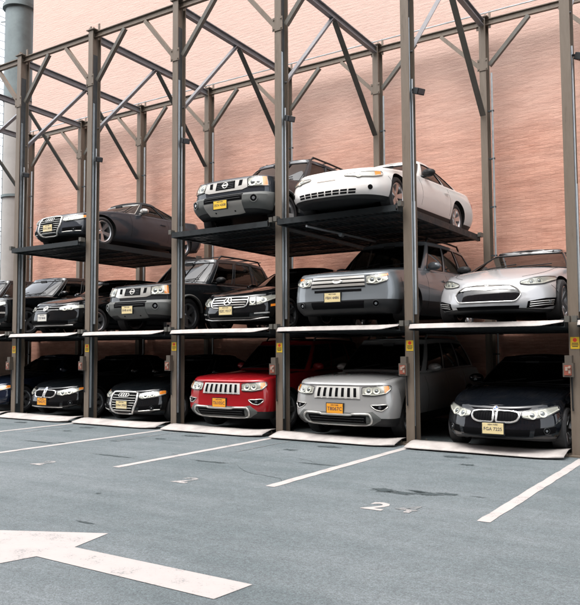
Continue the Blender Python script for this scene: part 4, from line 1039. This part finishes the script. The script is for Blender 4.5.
# --- boxy off-roader with V grille and grey bumper
def v_grille(label, loc, P, plate_m, txt, skid, frame_m):
    S = base_suv(L=4.54, W=1.85, H=1.9, zsh=[(0, .985), (.25, 1.03), (.9, 1.08), (1.4, 1.11), (2.2, 1.13), (4.1, 1.15), (4.54, 1.12)], zb=[(0, .36), (.4, .30), (4.0, .34), (4.54, .45)],
                 front=[(0, .16), (.12, .05), (.28, -.02), (.52, -.02), (.56, .07), (.8, .09), (1, .12)], bump=.60, bump_y=.62, clad=.08, nf=3.4, Lf=.5, R=.375, wb=2.70, ax=.86, flare=M_GPLAS, handle=M_PLAS, mirror=M_PLAS,
                 gh=dict(yc=1.34, yrf=1.98, yrr=4.05, yb=4.45, wb=.82, wr=.66, H=1.80, lf0=.28, win=[(.02, .32), (.36, .66), (.71, .95)]))
    S['bump'] = .575
    c = Car('suv', label, loc, S, P); finish(c)
    # bright mask: centre V opening, two side slots
    face = c.patch([(-.52, .965), (.52, .965)], [(-.56, .80), (-.40, .755), (.40, .755), (.56, .80)], .010, .03, frame_m, 'grille', None, 24, 5)
    c.patch([(-.235, .955), (.235, .955)], [(-.185, .80), (.185, .80)], .014, .02, M_BLK, 'grille_mesh', face, 10, 4)
    for k in range(4): c.loop([(-.20, .825 + k * .035), (.20, .825 + k * .035)], .005, M_LAMPD, 'grille_bar', face, .016, False, 4)
    for sg in (1, -1):
        tp = [(.335, .95), (.43, .955)]; bt = [(.30, .83), (.40, .835)]
        n = 4
        q = [(sg * .345, .95), (sg * .425, .952), (sg * .395, .84), (sg * .315, .835)]
        mb = MB(); A = []
        for i in range(7):
            f_ = i / 6
            for (a, b) in (((q[0][0] + (q[3][0] - q[0][0]) * f_), (q[0][1] + (q[3][1] - q[0][1]) * f_)), ((q[1][0] + (q[2][0] - q[1][0]) * f_), (q[1][1] + (q[2][1] - q[1][1]) * f_))):
                A.append(c.F(a, b) + c.FN(a, b) * .013)
        mb.add(A, [(2 * i, 2 * i + 1, 2 * i + 3, 2 * i + 2) for i in range(6)]); mb.build('grille_slot', M_BLK, face)
    mb = ring_mesh(.056, .011, 24); bar2(mb, (-.075, 0), (.075, 0), .026, 0, .004, .016)
    c.on(mb, 0, .875, .016).build('emblem', M_BRIGHT, face, 50)
    c.lamp([(.54, .965), (.70, .985), (.875, .995)], [(.58, .80) if 0 else (.54, .80), (.875, .80)], [(.63, .885, .055), (.74, .89, .045)], ([(.81, .985), (.87, .99)], [(.81, .805), (.87, .805)]), M_LAMP)
    # bumper intake, skid panel, fog lamps
    it = c.patch([(-.46, .665), (.46, .665)], [(-.40, .545), (.40, .545)], .004, .02, M_BLK, 'bumper_intake', None, 16, 3)
    for k in range(2): c.loop([(-.42, .585 + k * .04), (.42, .585 + k * .04)], .008, M_PLAS, 'intake_bar', it, .006, False, 6)
    c.patch([(-.46, .53), (.46, .53)], [(-.60, .345), (-.3, .31), (.3, .31), (.60, .345)], .010, .03, skid, 'skid_panel', None, 18, 4)
    for sg in (1, -1): c.disc(sg * .25, .375, .018, .006, M_BLK, 'tow_hole', None, .011, 10)
    c.fog(.70, .555, .058, M_GPLAS, M_BLK)
    c.plate(-.03, .49, plate_m, txt, off=.03)
    x, y0, y1, H = c.roof_rails(M_PLAS, .035)
    for k in range(4): MB().tube([(-x, y0 + .2 + k * .5, H + .03), (x, y0 + .2 + k * .5, H + .03)], .012, 6).build('roof_crossbar', M_PLAS, c.root)
    return c

P_RED = paint('red_paint', (.27, .008, .012), .25); P_SIL = paint('silver_paint', (.3040, .3040, .3000), .35); P_BLK = paint('black_paint', (.004, .005, .006), .1)
P_NAVY = paint('near_black_blue_paint', (.004, .005, .007), .1); P_GREY = paint('graphite_paint', (.033, .037, .045), .05); P_WHT = paint('white_paint', (.545, .525, .505), 0)
P_PEARL = paint('pale_silver_paint', (.36, .362, .37), .3); P_BLUE = paint('grey_blue_paint', (.155, .172, .185), .3); P_DBLUE = paint('dark_blue_paint', (.008, .013, .028), .3)
P_STEELB = paint('steel_blue_paint', (.017, .020, .023), .15); P_XSIL = paint('off_roader_navy', (.022, .026, .032), .15)

G0 = .045; G1 = 1.925
# ground row
seven_slot('silver off-roader with seven slot grille and orange plate on ground level', (-6.05, 10.65, G0), P_SIL, M_PO, 'T8067C')
seven_slot('bright red off-roader with seven slot grille on ground level', (-8.60, 10.75, G0), P_RED, M_PO, 'T6105C')
twin_oval('black sedan with twin oval grille and yellow plate, lower right corner', (-3.34, 10.5, G0), P_NAVY, M_PC, 'FGA 7225')
twin_oval('black sedan with twin oval grille and orange plate on ground level at left', (-13.90, 10.9, G0), P_BLK, M_PO, 'T6427C', M_CHROME, False)
frame_grille('sedan', 'black sedan with tall chrome framed grille and cream plate on ground level', (-11.30, 10.85, G0), P_BLK, M_PC, 'DRA 3958', base_sedan(L=4.7, W=1.83, gh=dict(yb=4.3)))
c = Car('sedan', 'dark blue car cut by the left edge of the picture on ground level', (-16.40, 10.8, G0), base_sedan(), P_DBLUE); finish(c)
c.lamp([(.42, .61), (.58, .645), (.84, .675)], [(.42, .54), (.50, .515), (.72, .55), (.84, .60)], [(.55, .578, .040)], ([(.70, .66), (.845, .675)], [(.70, .56), (.845, .60)]))
c.patch([(-.4, .60), (.4, .60)], [(-.36, .48), (.36, .48)], .006, .02, M_BLK, 'grille', None, 16, 4); c.plate(0, .38, M_PY)
# middle row
v_grille('dark off-roader with bright V grille and grey bumper on middle level', (-11.20, 10.95, G1), P_STEELB, M_PC, 'EHB 6142', M_GPLAS, M_SATIN)

# hatchback with round emblem
c = Car('hatchback', 'black hatchback with round emblem and white plate on middle level', (-13.95, 10.92, G1), base_sedan(L=4.3, W=1.79, zsh=[(0, .66), (.2, .73), (.7, .85), (1.3, .95), (2.2, .98), (3.6, 1.02), (4.3, 1.0)], R=.32, ax=.85, wb=2.58, gh=dict(yc=1.25, yrf=2.0, yrr=3.7, yb=4.2, H=1.47, wr=.58)), P_BLK); finish(c)
q = c.patch([(-.42, .635), (.42, .635)], [(-.40, .57), (.40, .57)], .006, .02, M_BLK, 'grille', None, 18, 3)
for z in (.572, .633): c.loop([(-.42, z), (.42, z)], .007, M_CHROME, 'grille_strip', q, .010, False, 10)
mb = ring_mesh(.066, .010, 26)
for a, b in (((-.045, .04), (-.018, -.052)), ((-.018, -.052), (0, .0)), ((0, .0), (.018, -.052)), ((.018, -.052), (.045, .04)), ((-.022, .055), (0, .01)), ((0, .01), (.022, .055))): bar2(mb, a, b, .011)
c.on(mb, 0, .605, .012).build('emblem', M_BRIGHT, q, 50)
c.lamp([(.44, .635), (.62, .665), (.84, .70)], [(.44, .565), (.62, .56), (.84, .62)], [(.56, .605, .040), (.68, .62, .038)])
c.patch([(-.66, .33), (.66, .33)], [(-.60, .25), (.60, .25)], .004, .012, M_BLK, 'lower_intake', None, 20, 3)
c.loop([(-.74, .235), (-.5, .225), (.5, .225), (.74, .235)], .010, M_CHROME, 'lip_strip', None, .008, False, 8)
c.plate(-.03, .40, M_PW, 'Y27 BNK')

# sedan with star emblem
c = Car('sedan', 'black sedan with chrome slat grille and star emblem on middle level', (-8.58, 10.92, G1), base_sedan(L=4.87, W=1.85, crease=True, ax=.85, wb=2.87, gh=dict(yc=1.55, yrf=2.4, yrr=3.6, yb=4.5, wb=.82, H=1.46)), P_BLK); finish(c)
q = c.patch([(-.43, .615), (.43, .615)], [(-.36, .455), (.36, .455)], .008, .02, M_BLK, 'grille', None, 20, 5)
c.loop([(-.45, .61), (-.40, .635), (.40, .635), (.45, .61), (.37, .445), (-.37, .445)], .014, M_CHROME, 'grille_frame', q, .014, True, 5)
for k in range(3):
    z = .49 + k * .045; xw = .37 + (z - .455) * .44; c.patch([(-xw, z + .009), (xw, z + .009)], [(-xw, z - .009), (xw, z - .009)], .020, .012, M_CHROME, 'grille_slat', q, 18, 2)
mb = ring_mesh(.085, .010, 30)
for k in range(3): a = R(90 + 120 * k); bar2(mb, (0, 0), (.082 * math.cos(a), .082 * math.sin(a)), .022, 0, .004, .014)
c.on(mb, 0, .55, .020).build('emblem', M_BRIGHT, q, 50)
c.lamp([(.475, .60), (.585, .625)], [(.475, .47), (.585, .475)], [(.53, .548, .036)])
c.lamp([(.60, .63), (.72, .655), (.86, .685)], [(.60, .48), (.72, .52), (.86, .61)], [(.70, .585, .045)])
c.pair([(.80, .50), (.88, .52)], [(.80, .455), (.88, .475)], .004, .01, M_AMBER, 'side_marker', None, 4, 2)
c.patch([(-.5, .34), (.5, .34)], [(-.46, .26), (.46, .26)], .004, .012, M_BLK, 'lower_intake', None, 20, 3)
c.loop([(-.80, .255), (-.5, .215), (.5, .215), (.80, .255)], .010, M_CHROME, 'lip_strip', None, .008, False, 8)
c.pair([(.58, .335), (.80, .355)], [(.58, .315), (.80, .33)], .008, .012, M_CHROME, 'running_light', None, 6, 2)
c.plate(-.02, .385, M_PC, 'EZC 9317')

# crossover with chrome bar grille
c = Car('crossover', 'grey blue crossover with chrome bar grille and cream plate on middle level', (-6.09, 10.78, G1), base_suv(L=4.95, W=2.0, clad=.34, nf=3.5, Lf=.52, ax=.95, wb=2.86, spokes=5, zsh=[(0, .92), (.25, .97), (.9, 1.04), (1.4, 1.08), (2.2, 1.10), (4.4, 1.15), (5.0, 1.12)], gh=dict(yc=1.4, yrf=2.2, yrr=4.4, yb=4.9, wb=.86, wr=.68, H=1.78)), P_BLUE); finish(c)
q = c.patch([(-.52, .885), (.52, .885)], [(-.50, .69), (.50, .69)], .008, .02, M_BLK, 'grille', None, 20, 5)
for k in range(3):
    z = .725 + k * .065; c.patch([(-.53, z + .021), (.53, z + .021)], [(-.52, z - .021), (.52, z - .021)], .024, .02, M_SATIN, 'grille_bar', q, 20, 2)
mb = MB().lathe([(-.002, .001), (-.012, .05), (0, .06)], 24, 'y', closed=False); ring_mesh(.054, .006, 24, mb); mb.v = [(x * 1.7, y, z * .68) for x, y, z in mb.v]
c.on(mb, 0, .79, .026).build('emblem', [M_SATIN], q, 50)
c.lamp([(.56, .865), (.72, .88), (.90, .90)], [(.56, .735), (.72, .72), (.88, .77), (.90, .80)], [(.66, .80, .045), (.775, .805, .036)], ([(.77, .884), (.915, .905)], [(.77, .835), (.915, .865)]))
c.patch([(-.46, .655), (.46, .655)], [(-.44, .615), (.44, .615)], .004, .012, M_BLK, 'upper_slot', None, 16, 2)
c.patch([(-.52, .45), (.52, .45)], [(-.46, .33), (.46, .33)], .004, .012, M_BLK, 'lower_intake', None, 16, 3)
c.fog(.73, .40, .045, M_SATIN); c.roof_rails(M_PLAS, .04)
c.plate(-.08, .525, M_PC, 'FBH 4486')

# low saloon with oval nose
c = Car('saloon', 'pale silver low saloon with black oval nose on middle level', (-3.50, 10.72, G1), base_sedan(L=4.97, W=1.96, nf=2.3, Lf=.95, er=.09, seat=M_SEAT, R=.35, tw=.25, ax=.93, wb=2.96, clad=.10, mirror=M_PLAS, zsh=[(0, .60), (.2, .68), (.7, .80), (1.4, .93), (2.2, .97), (3.8, 1.0), (4.97, 1.0)], crown=[(0, 0), (.3, .05), (1.2, .06), (2, .03), (4.97, .03)], gh=dict(yc=1.30, yrf=2.45, yrr=3.5, yb=4.6, wb=.86, wr=.57, H=1.445, mat=mat('roof_black_glass', (.006, .006, .007), .06, 0, 1), uA=.86)), P_PEARL); finish(c)
top_ = [(-.50, .44), (-.47, .52), (-.38, .575), (-.2, .60), (.2, .60), (.38, .575), (.47, .52), (.50, .44)]; bot_ = [(-.50, .44), (-.45, .36), (-.36, .335), (.36, .335), (.45, .36), (.50, .44)]
q = c.patch(top_, bot_, .010, .03, mat('gloss_black', (.004, .004, .005), .08), 'nose_cone', None, 24, 6, .01)
c.loop(top_ + bot_[::-1][1:-1], .010, M_CHROME, 'nose_frame', q, .012, True, 3)
c.patch([(-.43, .515), (-.36, .56), (-.2, .585), (.2, .585), (.36, .56), (.43, .515)], [(-.43, .505), (-.25, .52), (0, .505), (.25, .52), (.43, .505)], .024, .014, M_CHROME, 'nose_blade', q, 20, 3)
mb = MB(); bar2(mb, (0, -.03), (0, .02), .014); bar2(mb, (-.03, .026), (.03, .026), .012); c.on(mb, 0, .55, .024).build('emblem', M_CHROME, q)
c.lamp([(.52, .64), (.70, .695), (.93, .73)], [(.52, .60), (.62, .58), (.80, .60), (.93, .67)], [(.66, .628, .034), (.76, .648, .034)], None, M_LAMP)
c.patch([(-.50, .275), (.50, .275)], [(-.46, .225), (.46, .225)], .004, .02, M_BLK, 'lower_intake', None, 16, 2)
for s_, o in zip((1, -1), c.pair([(.60, .335), (.80, .385), (.915, .40)], [(.60, .24), (.80, .235), (.915, .28)], .004, .02, M_BLK, 'corner_intake', None, 8, 3)):
    for k in range(3): c.loop([(s_ * .63, .262 + k * .03), (s_ * .895, .30 + k * .03)], .006, M_CHROME, 'intake_strip', o, .008, False, 5)
    c.disc(s_ * .855, .335, .028, .01, M_BULB, 'fog_lens', o, .006, 14)

# partial crossover at far left and the one beyond
c = Car('crossover', 'black crossover with silver lower bumper cut by the left post, middle level', (-16.50, 10.85, G1), base_suv(L=4.6, W=1.86, gh=dict(H=1.68, yrr=4.0, yb=4.5), zsh=[(0, .86), (.25, .92), (.9, 1.0), (1.4, 1.05), (4.1, 1.12), (4.6, 1.1)], ax=.9, wb=2.65), P_BLK); finish(c)
c.lamp([(.46, .80), (.66, .83), (.86, .86)], [(.46, .72), (.66, .70), (.86, .78)], [(.58, .76, .042), (.70, .775, .04)])
q = c.patch([(-.42, .80), (.42, .80)], [(-.38, .68), (.38, .68)], .006, .02, M_BLK, 'grille', None, 16, 3)
for z in (.70, .74, .78): c.loop([(-.40, z), (.40, z)], .010, M_CHROME, 'grille_bar', q, .012, False, 8)
c.patch([(-.86, .60), (.86, .60)], [(-.84, .56), (.84, .56)], .010, .02, M_SATIN, 'bumper_strip', None, 24, 2)
c.patch([(-.80, .40), (.80, .40)], [(-.7, .30), (.7, .30)], .010, .02, M_SATIN, 'skid_panel', None, 24, 2)
c.plate(0, .50, M_PC)
c = Car('wagon', 'dark wagon half seen past the left edge on middle level', (-19.10, 10.95, G1), base_suv(L=4.7, W=1.86), P_NAVY); finish(c)
c.lamp([(.46, .86), (.66, .88), (.86, .90)], [(.46, .78), (.66, .76), (.86, .82)], [(.58, .82, .042)])
c.patch([(-.42, .85), (.42, .85)], [(-.38, .70), (.38, .70)], .006, .02, M_BLK, 'grille', None, 16, 3); c.plate(0, .50, M_PC)

# unseen cars added past the rightmost post to block side light
for z_, nm, pp in ((G0, 'added unseen grey sedan past the right edge on ground level', P_BLUE), (G1, 'added unseen black sedan past the right edge on middle level', P_BLK)):
    c = Car('sedan', nm, (BC('G'), 10.9, z_), base_sedan(), pp); finish(c)
    c.lamp([(.42, .61), (.58, .645), (.84, .675)], [(.42, .54), (.50, .515), (.72, .55), (.84, .60)], [(.55, .578, .040)])
    c.patch([(-.4, .60), (.4, .60)], [(-.36, .48), (.36, .48)], .006, .02, M_BLK, 'grille', None, 16, 4); c.plate(0, .38, M_PY)
# top row
frame_grille('convertible', 'graphite grey convertible with black soft top on the highest left platform', (-13.75, 10.85, 4.0), P_GREY, M_PC, 'CVS 2850',
    base_sedan(L=4.64, W=1.854, R=.345, tw=.25, ax=.86, wb=2.75, mirror=M_SATIN, rim=.74, side_strip=None, doors=[1.75, 3.05], spokes=5,
               gh=dict(yc=1.62, yrf=2.28, yrr=3.05, yb=4.02, wb=.79, wr=.55, H=1.38, mat=M_SOFT, wseal=M_SATIN, win=[(.03, .60), (.66, .92)], uA=.88)), M_SATIN)
v_grille('off-roader with silver V grille mask and grey bumper on the highest platform', (-8.52, 10.72, 3.82), P_XSIL, M_PY, 'EKN 4308', mat('skid_silver', (.3360, .3200, .2960), .45, .1), mat('mask_silver', (.4000, .3840, .3600), .35, .1))
# white coupe
c = Car('coupe', 'white two door coupe with amber corner lamps on the highest platform', (-6.03, 10.30, 3.84), base_sedan(L=5.02, W=1.86, nf=2.6, Lf=.82, er=.075, R=.335, ax=1.0, wb=2.81, clad=.12, wi=.05, spokes=5, doors=[1.95, 3.35], seat=M_SEAT, mirror=M_PLAS,
    zsh=[(0, .66), (.2, .715), (.8, .79), (1.6, .885), (2.4, .92), (3.8, .97), (4.5, .99), (5.02, .95)], zb=[(0, .20), (.4, .2), (.9, .2), (4.6, .22), (5.02, .36)],
    gh=dict(yc=1.72, yrf=2.55, yrr=3.35, yb=4.45, wb=.79, wr=.55, H=1.41, win=[(.03, .58), (.64, .93)])), P_WHT); finish(c)
c.lamp([(.36, .605), (.60, .635), (.86, .66)], [(.36, .57), (.60, .545), (.78, .55), (.86, .585)], [(.58, .585, .04)], ([(.795, .652), (.855, .658)], [(.795, .565), (.855, .585)]), mat('white_lamp', (.4000, .3840, .3600), .3), gask=mat('slot_grey', (.25, .22, .19), .5))
for k in range(8):
    for r_ in range(2):
        x = -.49 + k * .14; c.patch([(x - .058, .345 - r_ * .045), (x + .058, .345 - r_ * .045)], [(x - .058, .315 - r_ * .045), (x + .058, .315 - r_ * .045)], .003, .01, M_BLK, 'grille_slot', None, 4, 2)
c.patch([(-.18, .535), (.18, .535)], [(-.16, .515), (.16, .515)], .003, .01, mat('slot_grey', (.25, .22, .19), .5), 'nose_slot', None, 8, 2)
for sg in (1, -1): c.disc(sg * .74, .37, .042, .004, M_BLK, 'fog_lamp', None, .001, 18)
